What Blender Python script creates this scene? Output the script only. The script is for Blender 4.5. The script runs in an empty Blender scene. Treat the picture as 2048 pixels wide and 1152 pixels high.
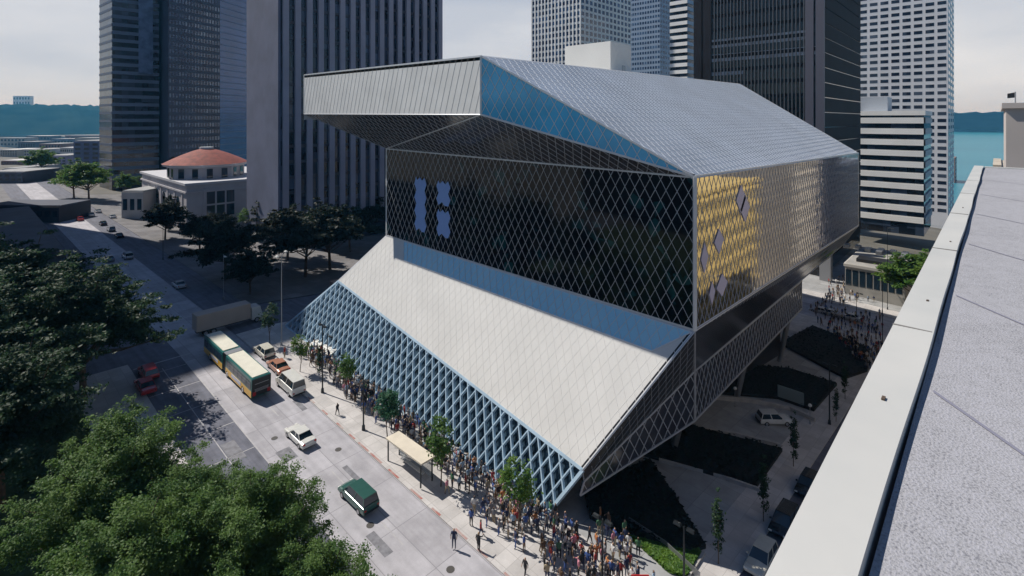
import bpy, bmesh, math, random
import numpy as np
from mathutils import Vector, Matrix
rnd = random.Random(7)
S = bpy.context.scene
COL = S.collection
# ------------------------------------------------------------------ camera geometry (X runs down Spring-side street, Y down the avenue)
FPX, CX, HY, CZ = 1040.0, 1024.0, 240.0, 38.0
AX = math.radians(43.03)
FW = Vector((math.cos(AX), math.sin(AX), 0)); RT = Vector((math.sin(AX), -math.cos(AX), 0))
def interp(p, t):
    if t <= p[0][0]: return p[0][1]
    for (a, b), (c, d) in zip(p, p[1:]):
        if t <= c: return b + (d-b)*(t-a)/(c-a)
    return p[-1][1]
G5 = [(-400, -8), (-40, -5.1), (92, 1.5), (450, 1.5), (900, -8), (1500, -30), (9000, -30)]
GX = [(-3000, 40), (-300, 20), (-60, 0), (38, 0), (145, -9.4), (168, -9.4), (400, -26), (620, -50), (9000, -60)]
def gz(x, y): return interp(G5, y) + interp(GX, x)
def P(u, v, X=None, Y=None, Z=None):
    d = FW + RT*((u-CX)/FPX) + Vector((0, 0, -(v-HY)/FPX))
    if X is not None: t = X/d.x
    elif Y is not None: t = Y/d.y
    else: t = (Z-CZ)/d.z
    return Vector((d.x*t, d.y*t, CZ+d.z*t))
def PG(u, v):
    z = 0
    for _ in range(30):
        p = P(u, v, Z=z); z = z*.4+gz(p.x, p.y)*.6
    return Vector((p.x, p.y, gz(p.x, p.y)))
# ------------------------------------------------------------------ object helpers
def tag(o, label=None, cat=None, group=None, kind=None):
    if label: o['label'] = label
    if cat: o['category'] = cat
    if group: o['group'] = group
    if kind: o['kind'] = kind
    return o
def empty(name, loc=(0, 0, 0), rz=0, **k):
    o = bpy.data.objects.new(name, None); o.empty_display_size = .5
    o.location = loc; o.rotation_euler = (0, 0, rz); COL.objects.link(o)
    return tag(o, **k)
class MB:
    def __init__(s): s.v = []; s.f = []; s.m = []
    def poly(s, pts, m=0):
        i = len(s.v); s.v += [tuple(p) for p in pts]; s.f.append(tuple(range(i, i+len(pts)))); s.m.append(m); return s
    def box(s, x0, x1, y0, y1, z0, z1, m=0):
        return s.hexa([(x0, y0, z0), (x1, y0, z0), (x1, y1, z0), (x0, y1, z0)], [(x0, y0, z1), (x1, y0, z1), (x1, y1, z1), (x0, y1, z1)], m)
    def hexa(s, a, b, m=0):
        n = len(a); i = len(s.v); s.v += [tuple(p) for p in a]+[tuple(p) for p in b]
        s.f.append(tuple(i+k for k in range(n))[::-1]); s.m.append(m)
        s.f.append(tuple(i+n+k for k in range(n))); s.m.append(m)
        for k in range(n):
            l = (k+1) % n; s.f.append((i+k, i+l, i+n+l, i+n+k)); s.m.append(m)
        return s
    def prism(s, pts, z0, z1, m=0): return s.hexa([(p[0], p[1], z0) for p in pts], [(p[0], p[1], z1) for p in pts], m)
    def bar(s, a, b, w, d, n, m=0, off=0):
        a = Vector(a); b = Vector(b); n = Vector(n).normalized(); t = (b-a).normalized(); q = t.cross(n).normalized()*w*.5
        lo = n*off; hi = n*(off+d)
        return s.hexa([a-q+lo, b-q+lo, b+q+lo, a+q+lo], [a-q+hi, b-q+hi, b+q+hi, a+q+hi], m)
    def tube(s, pts, rs, n=8, m=0, cap=True):
        pts = [Vector(p) for p in pts]; i0 = len(s.v); N = len(pts)
        for k, p in enumerate(pts):
            t = (pts[min(k+1, N-1)]-pts[max(k-1, 0)]).normalized()
            u = t.orthogonal().normalized() if abs(t.z) < .99 else Vector((1, 0, 0)); w = t.cross(u).normalized(); u = w.cross(t)
            r = rs[k] if isinstance(rs, (list, tuple)) else rs
            s.v += [tuple(p+u*(r*math.cos(2*math.pi*j/n))+w*(r*math.sin(2*math.pi*j/n))) for j in range(n)]
        for k in range(N-1):
            for j in range(n):
                l = (j+1) % n; s.f.append((i0+k*n+j, i0+k*n+l, i0+(k+1)*n+l, i0+(k+1)*n+j)); s.m.append(m)
        if cap:
            s.f.append(tuple(i0+j for j in range(n))[::-1]); s.m.append(m)
            s.f.append(tuple(i0+(N-1)*n+j for j in range(n))); s.m.append(m)
        return s
    def cyl(s, c, r, h, n=12, m=0, axis='z', r2=None):
        c = Vector(c); e = {'x': Vector((h, 0, 0)), 'y': Vector((0, h, 0)), 'z': Vector((0, 0, h))}[axis]
        return s.tube([c, c+e], [r, r if r2 is None else r2], n, m)
    def build(s, name, mats, parent=None, smooth=False, bevel=0, **k):
        me = bpy.data.meshes.new(name); me.from_pydata(s.v, [], s.f)
        if not isinstance(mats, (list, tuple)): mats = [mats]
        for q in mats: me.materials.append(q)
        if len(mats) > 1: me.polygons.foreach_set('material_index', s.m)
        bm = bmesh.new(); bm.from_mesh(me)
        bmesh.ops.remove_doubles(bm, verts=bm.verts, dist=1e-5) if smooth else None
        bmesh.ops.recalc_face_normals(bm, faces=bm.faces)
        if bevel: bmesh.ops.bevel(bm, geom=bm.edges[:], offset=bevel, segments=2, affect='EDGES', clamp_overlap=True)
        bm.to_mesh(me); bm.free()
        if smooth: me.polygons.foreach_set('use_smooth', [True]*len(me.polygons))
        o = bpy.data.objects.new(name, me); COL.objects.link(o)
        if parent: o.parent = parent
        return tag(o, **k)
def copy_tree(o, parent=None):
    c = o.copy(); COL.objects.link(c)
    if parent: c.parent = parent
    for ch in list(o.children): copy_tree(ch, c)
    return c
# ------------------------------------------------------------------ materials
def mat(name, col, rough=.7, metal=0, var=0.0, scale=1.0, spec=.5, bump=0, bscale=None, col2=None, alpha=1, trans=0, detail=4, coat=0, obj=True):
    m = bpy.data.materials.new(name); m.use_nodes = True; nt = m.node_tree; b = nt.nodes['Principled BSDF']
    b.inputs['Roughness'].default_value = rough; b.inputs['Metallic'].default_value = metal
    b.inputs['Specular IOR Level'].default_value = spec; b.inputs['Base Color'].default_value = (*col, 1)
    b.inputs['Coat Weight'].default_value = coat
    if alpha < 1: b.inputs['Alpha'].default_value = alpha
    tc = nt.nodes.new('ShaderNodeTexCoord'); L = nt.links.new
    if var or col2:
        n = nt.nodes.new('ShaderNodeTexNoise'); n.inputs['Scale'].default_value = scale; n.inputs['Detail'].default_value = detail
        L(tc.outputs['Object'], n.inputs['Vector'])
        r = nt.nodes.new('ShaderNodeValToRGB'); L(n.outputs['Fac'], r.inputs['Fac'])
        c2 = col2 or tuple(max(0, c*(1+var)) for c in col); c1 = col if col2 else tuple(c*(1-var) for c in col)
        r.color_ramp.elements[0].position = .35; r.color_ramp.elements[1].position = .65
        r.color_ramp.elements[0].color = (*c1, 1); r.color_ramp.elements[1].color = (*c2, 1)
        L(r.outputs['Color'], b.inputs['Base Color'])
    if bump:
        n2 = nt.nodes.new('ShaderNodeTexNoise'); n2.inputs['Scale'].default_value = bscale or scale; n2.inputs['Detail'].default_value = 3
        L(tc.outputs['Object'], n2.inputs['Vector'])
        bp = nt.nodes.new('ShaderNodeBump'); bp.inputs['Strength'].default_value = bump; bp.inputs['Distance'].default_value = .1
        L(n2.outputs['Fac'], bp.inputs['Height']); L(bp.outputs['Normal'], b.inputs['Normal'])
    return m
def foliage(name, c1, c2, scale=.5):
    m = mat(name, c1, .55, col2=c2, scale=scale, spec=.3)
    nt = m.node_tree; b = nt.nodes['Principled BSDF']; out = nt.nodes['Material Output']
    t = nt.nodes.new('ShaderNodeBsdfTranslucent'); mx = nt.nodes.new('ShaderNodeMixShader'); mx.inputs[0].default_value = .45
    r = [n for n in nt.nodes if n.type == 'VALTORGB'][0]
    nt.links.new(r.outputs['Color'], t.inputs['Color']); nt.links.new(b.outputs[0], mx.inputs[1]); nt.links.new(t.outputs[0], mx.inputs[2]); nt.links.new(mx.outputs[0], out.inputs[0])
    return m
def jointed(name, col, jx, jy, jw=.03, dark=.6, var=.12, scale=.35, rough=.85, col2=None, streak=0):
    """concrete with expansion joints every jx, jy metres, in world position"""
    m = bpy.data.materials.new(name); m.use_nodes = True; nt = m.node_tree; b = nt.nodes['Principled BSDF']; L = nt.links.new
    b.inputs['Roughness'].default_value = rough; b.inputs['Specular IOR Level'].default_value = .3
    g = nt.nodes.new('ShaderNodeTexCoord'); sp = nt.nodes.new('ShaderNodeSeparateXYZ'); L(g.outputs['Object'], sp.inputs[0])
    def joint(sock, per):
        a = nt.nodes.new('ShaderNodeMath'); a.operation = 'PINGPONG'; L(sock, a.inputs[0]); a.inputs[1].default_value = per/2
        c = nt.nodes.new('ShaderNodeMath'); c.operation = 'LESS_THAN'; L(a.outputs[0], c.inputs[0]); c.inputs[1].default_value = jw; return c.outputs[0]
    mx = nt.nodes.new('ShaderNodeMath'); mx.operation = 'MAXIMUM'; L(joint(sp.outputs[0], jx), mx.inputs[0]); L(joint(sp.outputs[1], jy), mx.inputs[1])
    n = nt.nodes.new('ShaderNodeTexNoise'); n.inputs['Scale'].default_value = scale; n.inputs['Detail'].default_value = 8; n.inputs['Roughness'].default_value = .65
    L(g.outputs['Object'], n.inputs['Vector'])
    r = nt.nodes.new('ShaderNodeValToRGB'); L(n.outputs['Fac'], r.inputs['Fac']); r.color_ramp.elements[0].position = .3; r.color_ramp.elements[1].position = .7
    r.color_ramp.elements[0].color = (*[c*(1-var) for c in col], 1); r.color_ramp.elements[1].color = (*(col2 or [c*(1+var) for c in col]), 1)
    # slab to slab tone
    fl = nt.nodes.new('ShaderNodeVectorMath'); fl.operation = 'SNAP'; fl.inputs[1].default_value = (jx, jy, 100); L(g.outputs['Object'], fl.inputs[0])
    wn = nt.nodes.new('ShaderNodeTexWhiteNoise'); L(fl.outputs[0], wn.inputs[0])
    mr = nt.nodes.new('ShaderNodeMapRange'); mr.inputs[3].default_value = .9; mr.inputs[4].default_value = 1.08; L(wn.outputs[0], mr.inputs[0])
    vm = nt.nodes.new('ShaderNodeVectorMath'); vm.operation = 'SCALE'; L(r.outputs[0], vm.inputs[0]); L(mr.outputs[0], vm.inputs['Scale'])
    st = nt.nodes.new('ShaderNodeMapping'); st.inputs['Scale'].default_value = (1.5, .07, 1); L(g.outputs['Object'], st.inputs[0])
    sn_ = nt.nodes.new('ShaderNodeTexNoise'); sn_.inputs['Scale'].default_value = 1.0; sn_.inputs['Detail'].default_value = 6; L(st.outputs[0], sn_.inputs[0])
    sm_ = nt.nodes.new('ShaderNodeMapRange'); sm_.inputs[1].default_value = .35; sm_.inputs[2].default_value = .6; sm_.inputs[3].default_value = 1-streak; sm_.inputs[4].default_value = 1; L(sn_.outputs['Fac'], sm_.inputs[0])
    vm2 = nt.nodes.new('ShaderNodeVectorMath'); vm2.operation = 'SCALE'; L(vm.outputs[0], vm2.inputs[0]); L(sm_.outputs[0], vm2.inputs['Scale'])
    mc = nt.nodes.new('ShaderNodeMixRGB'); L(mx.outputs[0], mc.inputs[0]); L(vm2.outputs[0], mc.inputs[1]); mc.inputs[2].default_value = (*[c*dark for c in col], 1)
    L(mc.outputs[0], b.inputs['Base Color'])
    return m
def glassvar(name, c1, c2, cell=(3, 3, 3.7), rough=.12, frac=.6):
    m = mat(name, c1, rough, spec=.6); nt = m.node_tree; L = nt.links.new; b = nt.nodes['Principled BSDF']
    t = nt.nodes.new('ShaderNodeTexCoord'); f = nt.nodes.new('ShaderNodeVectorMath'); f.operation = 'SNAP'; f.inputs[1].default_value = cell; L(t.outputs['Object'], f.inputs[0])
    wn = nt.nodes.new('ShaderNodeTexWhiteNoise'); L(f.outputs[0], wn.inputs[0]); n = nt.nodes.new('ShaderNodeTexNoise'); n.inputs['Scale'].default_value = .035; n.inputs['Detail'].default_value = 4; L(t.outputs['Object'], n.inputs[0])
    a = nt.nodes.new('ShaderNodeMath'); a.operation = 'MULTIPLY'; L(wn.outputs[0], a.inputs[0]); L(n.outputs['Fac'], a.inputs[1])
    r = nt.nodes.new('ShaderNodeValToRGB'); L(a.outputs[0], r.inputs[0]); e = r.color_ramp.elements; e[0].position = frac*.35; e[0].color = (*c1, 1); e[1].position = frac; e[1].color = (*c2, 1)
    L(r.outputs[0], b.inputs['Base Color']); return m
M = {}
M['asphalt'] = jointed('asphalt', (.15, .155, .19), 50, 50, .03, .8, .22, .5, streak=.25)
M['concrete_road'] = jointed('concrete_road', (.42, .41, .44), 3.6, 6, .035, .62, .16, .45, streak=.13)
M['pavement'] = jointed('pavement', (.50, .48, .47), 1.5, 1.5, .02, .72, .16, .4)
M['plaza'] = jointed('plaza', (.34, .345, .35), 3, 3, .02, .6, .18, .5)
M['paving_shade'] = jointed('paving_shade', (.17, .165, .17), 3, 3, .03, .6, .3, .15)  # shade over the far avenue and plaza put into a darker paving colour
M['kerb'] = mat('kerb', (.42, .4, .38), .8, var=.15, scale=1)
M['red_paint'] = mat('red_paint', (.36, .13, .11), .8, col2=(.42, .36, .34), scale=.8)
M['white_paint'] = mat('white_paint', (.62, .6, .56), .7, var=.2, scale=3)
M['worn_paint'] = mat('worn_paint', (.45, .44, .44), .7, col2=(.37, .36, .38), scale=1.5)
M['soil'] = mat('soil', (.10, .095, .08), .9, col2=(.16, .15, .13), scale=.05)
M['mesh_white'] = mat('mesh_white', (.71, .70, .675), .38, var=.04, scale=.25, spec=.5)
M['mesh_grey'] = mat('mesh_grey', (.40, .46, .55), .4, var=.12, scale=.12, spec=.8)
M['mesh_shade_blue'] = mat('mesh_shade_blue', (.10, .52, .82), .12, var=.12, scale=.3, spec=.8)  # shade and sky reflection on the corner wedge put into this blue
M['fascia'] = mat('fascia', (.86, .85, .82), .4, var=.06, scale=.3)
M['bar_white'] = mat('bar_white', (.72, .73, .74), .35, .2, var=.05, scale=.5)
M['shade_strip_blue'] = mat('shade_strip_blue', (.36, .72, .92), .12, spec=.8, col2=(.46, .78, .92), scale=.12)  # blue of the overhang's shadow put into the colour
M['fascia_rib'] = mat('fascia_rib', (.55, .55, .54), .5)
M['bar_face'] = mat('bar_face', (.55, .55, .56), .4, .2)
M['bar_slab'] = mat('bar_slab', (.74, .73, .705), .4)
M['bar_roof'] = mat('bar_roof', (.80, .82, .85), .5)
M['bar_grey'] = mat('bar_grey', (.42, .43, .46), .4, .3)
M['bar_blue'] = mat('bar_blue', (.42, .56, .68), .4, .1, var=.1, scale=.4)
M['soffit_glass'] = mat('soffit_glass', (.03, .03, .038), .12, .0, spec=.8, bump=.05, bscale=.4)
def dark_glass(name, teal=.70):
    m = mat(name, (.004, .006, .009), .06, spec=.55); nt = m.node_tree; L = nt.links.new; b = nt.nodes['Principled BSDF']
    tc = nt.nodes.new('ShaderNodeTexCoord')
    n = nt.nodes.new('ShaderNodeTexNoise'); n.inputs['Scale'].default_value = .22; n.inputs['Detail'].default_value = 3; L(tc.outputs['Object'], n.inputs[0])
    v = nt.nodes.new('ShaderNodeTexVoronoi'); v.inputs['Scale'].default_value = .8; L(tc.outputs['Object'], v.inputs[0])
    mu = nt.nodes.new('ShaderNodeMath'); mu.operation = 'MULTIPLY'; L(n.outputs['Fac'], mu.inputs[0]); 
    sp = nt.nodes.new('ShaderNodeSeparateXYZ'); L(v.outputs['Color'], sp.inputs[0]); 
    ad = nt.nodes.new('ShaderNodeMath'); ad.operation = 'ADD'; L(sp.outputs[0], ad.inputs[0]); ad.inputs[1].default_value = .45; L(ad.outputs[0], mu.inputs[1])
    r = nt.nodes.new('ShaderNodeValToRGB'); L(mu.outputs[0], r.inputs[0])
    e = r.color_ramp.elements; e[0].position = teal; e[0].color = (.004, .006, .01, 1); e[1].position = teal+.09; e[1].color = (.01, .055, .06, 1)
    L(r.outputs[0], b.inputs['Base Color']); return m
M['dark_glass'] = dark_glass('dark_glass')
M['inner_glass'] = mat('inner_glass', (.012, .02, .032), .1, spec=.5, col2=(.05, .09, .13), scale=.6)
def mirror_glass():
    m = mat('mirror_glass', (.72, .72, .74), .035, 1.0, bump=.18, bscale=.35); nt = m.node_tree
    n = [x for x in nt.nodes if x.type == 'TEX_NOISE'][0]; mp = nt.nodes.new('ShaderNodeMapping'); mp.inputs['Scale'].default_value = (1, 1, .35)
    nt.links.new([x for x in nt.nodes if x.type == 'TEX_COORD'][0].outputs['Object'], mp.inputs[0]); nt.links.new(mp.outputs[0], n.inputs[0]); n.inputs['Scale'].default_value = .9
    return m
M['mirror'] = mirror_glass()
M['panel_blue'] = mat('panel_blue', (.27, .42, .78), .5)
M['reflection_lilac'] = mat('reflection_lilac', (.55, .52, .66), .5)
M['parapet'] = mat('parapet', (.50, .505, .49), .6, col2=(.56, .555, .53), scale=1.6, bump=.15, bscale=.5)
M['black'] = mat('black', (.012, .012, .014), .5)
M['tyre'] = mat('tyre', (.02, .02, .02), .85)
M['rim'] = mat('rim', (.5, .5, .52), .3, .8)
M['car_glass'] = mat('car_glass', (.015, .03, .045), .05, spec=.8)
M['brown'] = mat('brown', (.10, .07, .05), .9, var=.3, scale=2)
M['metal_dark'] = mat('metal_dark', (.03, .035, .04), .45, .5)
M['metal_grey'] = mat('metal_grey', (.35, .36, .38), .4, .7)
M['lamp_white'] = mat('lamp_white', (.75, .75, .72), .3)
M['wood'] = mat('wood', (.3, .2, .13), .8)
M['leaf_dark'] = foliage('leaf_dark', (.022, .05, .022), (.05, .10, .045))
M['leaf_mid'] = foliage('leaf_mid', (.06, .135, .03), (.145, .24, .06), .35)
M['leaf_bright'] = foliage('leaf_bright', (.07, .17, .03), (.15, .24, .05), .6)
M['leaf_blue'] = foliage('leaf_blue', (.03, .13, .08), (.07, .17, .09), .6)
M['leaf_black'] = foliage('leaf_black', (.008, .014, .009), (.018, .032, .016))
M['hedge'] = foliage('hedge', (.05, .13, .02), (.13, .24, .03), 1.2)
M['hedge_shade'] = foliage('hedge_shade', (.006, .012, .008), (.014, .024, .014), 1.2)  # shaded copy of hedge: deep shade put into the leaf colour
# ------------------------------------------------------------------ ground
def grid(name, xs, ys, dz, m, skirt=0, f=gz, **k):
    b = MB(); nx, ny = len(xs), len(ys)
    for y in ys:
        for x in xs: b.v.append((x, y, f(x, y)+dz))
    for j in range(ny-1):
        for i in range(nx-1):
            b.f.append((j*nx+i, j*nx+i+1, (j+1)*nx+i+1, (j+1)*nx+i)); b.m.append(0)
    if skirt:
        ring = [(i, 0) for i in range(nx)]+[(nx-1, j) for j in range(1, ny)]+[(i, ny-1) for i in range(nx-2, -1, -1)]+[(0, j) for j in range(ny-2, 0, -1)]
        top = [j*nx+i for i, j in ring]; base = len(b.v)
        for t in top: x, y, z = b.v[t]; b.v.append((x, y, z-skirt))
        n = len(top)
        for q in range(n): b.f.append((top[q], top[(q+1) % n], base+(q+1) % n, base+q)); b.m.append(0)
    return b.build(name, m, **k)
def cuts(a, b, table): return sorted({a, b, *[t[0] for t in table if a < t[0] < b]})
def sheet(name, x0, x1, y0, y1, dz, m, skirt=0, **k):
    return grid(name, cuts(x0, x1, GX), cuts(y0, y1, G5), dz, m, skirt, **k)
xs = sorted({-3000, -1000, -300, -60, 0, 38, 80, 145, 168, 250, 400, 620, 1000, 3000, 9000}); ys = sorted({-3000, -400, -40, 0, 92, 200, 450, 900, 1500, 3000, 9000})
grid('ground', xs, ys, -.35, M['soil'], kind='structure')
K = dict(kind='structure')
sheet('avenue', 23.8, 32.5, -60, 450, 0, M['concrete_road'], **K)
sheet('avenue_parking_lane', 17.5, 23.8, -60, 450, -.004, M['asphalt'], **K)
sheet('avenue_upper', 32.5, 39.5, 108, 450, .0, M['asphalt'], **K)
sheet('side_street', 32.5, 620, 5, 17, 0, M['asphalt'], **K)
sheet('side_street_east', -60, 17.5, 5, 17, .0, M['asphalt'], **K)
sheet('cross_street', 32.5, 145, 94.5, 108, .0, M['asphalt'], **K)
sheet('cross_street_east', -100, 17.5, 94.5, 108, .0, M['asphalt'], **K)
sheet('lower_avenue', 145, 160, 4.5, 400, .004, M['concrete_road'], **K)
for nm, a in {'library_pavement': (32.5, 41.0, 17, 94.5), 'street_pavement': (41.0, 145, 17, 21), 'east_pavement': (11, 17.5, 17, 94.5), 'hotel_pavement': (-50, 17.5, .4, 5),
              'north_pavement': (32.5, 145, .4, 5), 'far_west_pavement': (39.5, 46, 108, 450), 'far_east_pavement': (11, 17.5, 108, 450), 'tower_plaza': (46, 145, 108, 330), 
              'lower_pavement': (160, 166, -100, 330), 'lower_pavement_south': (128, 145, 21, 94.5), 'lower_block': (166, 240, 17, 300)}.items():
    sheet(nm, *a, .13, M['paving_shade'] if nm in ('tower_plaza', 'far_west_pavement', 'far_east_pavement') else M['pavement'] if 'block' not in nm else M['plaza'], .4, **K)
sheet('library_forecourt', 41.0, 128, 21, 94.5, .10, M['plaza'], .4, **K)
sheet('park_lawn', -60, 11, 17, 94.5, .1, mat('grass', (.03, .06, .015), .9, col2=(.06, .1, .03), scale=.4), .4, **K)
# kerb: worn red painted stretches + lane marks on the avenue
def strip(b, x0, x1, y0, y1, dz, m=0):
    ys_ = cuts(y0, y1, G5)
    for a, c in zip(ys_, ys_[1:]): b.poly([(x0, a, gz(x0, a)+dz), (x1, a, gz(x1, a)+dz), (x1, c, gz(x1, c)+dz), (x0, c, gz(x0, c)+dz)], m)
b = MB(); y = 18
while y < 68: strip(b, 32.52, 32.75, y, y+rnd.uniform(1.2, 2.4), .135); y += rnd.uniform(2.6, 4.2)
b.build('kerb_paint', M['red_paint'], **K)
b = MB()
for y in np.arange(22, 92, 9): strip(b, 28.1, 28.22, y, y+4.2, .006)
for x in (23.75,): strip(b, x, x+.14, 18, 92, .006)
strip(b, 20.8, 20.9, 40, 90, .006)
for y in np.arange(50, 92, 6.5): strip(b, 17.7, 23.8, y, y+.12, .006)
for y in (92.2, 109.5, 18.2, 2.5): 
    strip(b, 17.8, 32.3, y, y+.3, .006)
b.build('road_markings', M['worn_paint'], **K)
b = MB()
for x in (143.6, 147, 150.5, 154, 157.5): b.poly([(x, 5.5, gz(x, 5)+.01), (x+.6, 5.5, gz(x, 5)+.01), (x+.6, 16.5, gz(x, 16)+.01), (x, 16.5, gz(x, 16)+.01)])
b.build('crossing_stripes', M['white_paint'], **K)
iron = mat('iron_cover', (.09, .085, .08), .6, .4); patch = mat('tar_patch', (.2, .2, .22), .9, var=.2, scale=2)
for x, y in ((27.2, 44), (26, 63), (30.4, 56), (21.5, 52), (29.6, 35), (27.6, 78)):
    b = MB(); b.poly([(x+.38*math.cos(k*.524), y+.38*math.sin(k*.524), gz(x, y+.38*math.sin(k*.524))+.008) for k in range(12)]); b.build('manhole_cover', iron, kind='structure')
for x, y, w, l in ((26.2, 40, .9, 3.2), (29.2, 48, .6, 5), (25, 58, 1.6, 2.4), (30.8, 66, .7, 3), (28.6, 30, 1.2, 2), (21, 62, 1.5, 4)):
    b = MB(); b.poly([(x, y, gz(x, y)+.006), (x+w, y, gz(x, y)+.006), (x+w, y+l, gz(x, y+l)+.006), (x, y+l, gz(x, y+l)+.006)]); b.build('road_patch', patch, kind='structure')
# sea, hills
wm = mat('water', (.03, .20, .27), .35, spec=.4, bump=.6, bscale=.02, col2=(.04, .24, .31), scale=.004)
MB().poly([(430, -9000, -30), (14000, -9000, -30), (14000, 14000, -30), (430, 900, -30)]).build('water', wm, kind='structure')
hm = mat('hill_green', (.004, .02, .022), .9, col2=(.022, .05, .05), scale=.008, detail=9, spec=0)
def hillmesh(name, ctr, dirv, length, depth, hfun, z0, n=170):
    b = MB(); dirv = Vector(dirv).normalized(); nr = Vector((-dirv.y, dirv.x, 0))
    for j in range(7):
        for i in range(n+1):
            t = i/n; s = j/6
            p = Vector(ctr)+dirv*((t-.5)*length)+nr*(s*depth)
            z = z0+hfun(t, i)*math.sin(min(1, s*1.15)*math.pi/2)**.7
            b.v.append((p.x, p.y, z))
    for j in range(6):
        for i in range(n):
            a = j*(n+1)+i; b.f.append((a, a+1, a+n+2, a+n+1)); b.m.append(0)
    return b.build(name, hm, smooth=True, kind='structure')
def hh(base, amp, sd):
    r = random.Random(sd); ph = [r.uniform(0, 6) for _ in range(5)]
    return lambda t, i: base*(1+amp*sum(math.sin(t*(3+4*k)+ph[k])/(1+k) for k in range(5)))+r.uniform(-7, 7)
hillmesh('hill', (250, 3300, 0), (1, -.05, 0), 2600, 900, hh(156, .04, 3), -34)
hillmesh('far_shore', P(1960, 240, X=4700).xy.to_3d()+Vector((0, 100, 0)), (.03, -1, 0), 4200, -900, hh(112, .08, 5), -32)
# ------------------------------------------------------------------ generic building pieces
def windows(parent, spec, m, cap=100, nm='window', sill=None):
    """spec: list of (o, du, w, h, n) centre, horizontal dir, width, height, outward normal; the largest seen become parts of their own"""
    cam = Vector((0, 0, CZ))
    def size(s): 
        d = (s[0]-cam); return s[2]*s[3]*abs(d.normalized().dot(s[4]))/d.length_squared
    spec = [s for s in spec if (cam-s[0]).dot(s[4]) > 0 or sill == 'all']
    spec.sort(key=size, reverse=True)
    def add(b, s):
        o, du, w, h, n = s; hu = du*w*.5; hv = Vector((0, 0, h*.5)); q = n*.06; r = -n*.05
        b.hexa([o-hu-hv+r, o+hu-hv+r, o+hu+hv+r, o-hu+hv+r], [o-hu-hv+q, o+hu-hv+q, o+hu+hv+q, o-hu+hv+q])
    for s in spec[:cap]:
        b = MB(); add(b, s); b.build(nm, m, parent)
    if len(spec) > cap:
        b = MB()
        for s in spec[cap:]: add(b, s)
        b.build(nm, m, parent, kind='stuff')
def wgrid(a, c, z0, z1, nc, nr, ww, wh, out, skip=None):
    """window centres on the wall a->c (2D)"""
    a = Vector((a[0], a[1], 0)); c = Vector((c[0], c[1], 0)); L = (c-a); du = L.normalized(); r = []
    for j in range(nr):
        for i in range(nc):
            if skip and skip(i, j): continue
            p = a+L*((i+.5)/nc); p.z = z0+(z1-z0)*(j+.5)/nr
            r.append((p, du, L.length/nc*ww, (z1-z0)/nr*wh, Vector(out)))
    return r
SX = Vector((-1, 0, 0)); SY = Vector((0, -1, 0)); NYp = Vector((0, 1, 0))
p_ = P(1924, 259, Z=-30); bo = empty('ferry_boat', (p_.x, p_.y, -30), .6, label='tiny dark boat out on the bay', cat='boat')
MB().hexa([(-6, -22, 0), (6, -22, 0), (6, 18, 0), (0, 26, 0), (-6, 18, 0)], [(-8, -24, 7), (8, -24, 7), (8, 20, 7), (0, 30, 7), (-8, 20, 7)]).build('hull', mat('hull_dark', (.03, .04, .05), .6), bo)
MB().box(-5, 5, -16, 10, 7, 14).build('deckhouse', mat('hull_pale', (.3, .32, .35), .6), bo)
# ================================================================== LIBRARY
YC = 22.0
Ct = P(1389, 354, Y=YC); Cb = P(1389, 661, Y=YC); XC = Ct.x
Rt = P(1717, 306, Y=YC); Rb = P(1717, 451, Y=YC)
Lt = P(773, 297, X=XC); Lb = P(773, 471, X=XC)
XF = 42.0
Ft = P(962, 112, X=XF); Fb = P(962, 229, X=XF); St = P(608, 150, X=XF); Sb = P(608, 228, X=XF)
rn = (Rt-Ct).cross(Ft-Ct).normalized()
if rn.z < 0: rn = -rn
def onplane(u, v, p0, n):
    d = FW+RT*((u-CX)/FPX)+Vector((0, 0, -(v-HY)/FPX)); o = Vector((0, 0, CZ)); return o+d*((p0-o).dot(n)/d.dot(n))
K1 = onplane(1480, 168, Ct, rn); K0 = onplane(1262, 139, Ct, rn)
# slope plane over the pavement
Bn = PG(1095, 1033); Bf = PG(580, 652)
Bn = Vector((39.9, Bn.y, gz(39.9, Bn.y)+.2)); Bf = Vector((39.9, Bf.y, gz(39.9, Bf.y)+.2))
sn = (Bf-Bn).cross(Cb-Bn).normalized()
if sn.x > 0: sn = -sn
En = onplane(1165, 940, Bn, sn); Ef = onplane(676, 562, Bn, sn)
Lb = onplane(773, 471, Bn, sn); Lt = P(773, 297, X=Lb.x)
lib = empty('library', (XC, 50, gz(XC, 50)), label='huge faceted glass and steel library with diamond lattice skin and overhanging top', cat='library')
def kid(o): 
    o.parent = lib; o.matrix_parent_inverse = Matrix.Translation(-Vector(lib.location)); return o
def clipseg(p, d, poly):
    t0, t1 = -1e9, 1e9; n = len(poly)
    ar = sum(poly[i][0]*poly[(i+1) % n][1]-poly[(i+1) % n][0]*poly[i][1] for i in range(n)); s = 1 if ar > 0 else -1
    for i in range(n):
        a = poly[i]; c = poly[(i+1) % n]; ex, ey = c[0]-a[0], c[1]-a[1]
        num = s*(ex*(p[1]-a[1])-ey*(p[0]-a[0])); den = s*(ex*d[1]-ey*d[0])
        if abs(den) < 1e-9:
            if num < 0: return None
        elif den > 0: t0 = max(t0, -num/den)
        else: t1 = min(t1, -num/den)
    return (t0, t1) if t1-t0 > .05 else None
CAM = Vector((0, 0, CZ))
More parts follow.
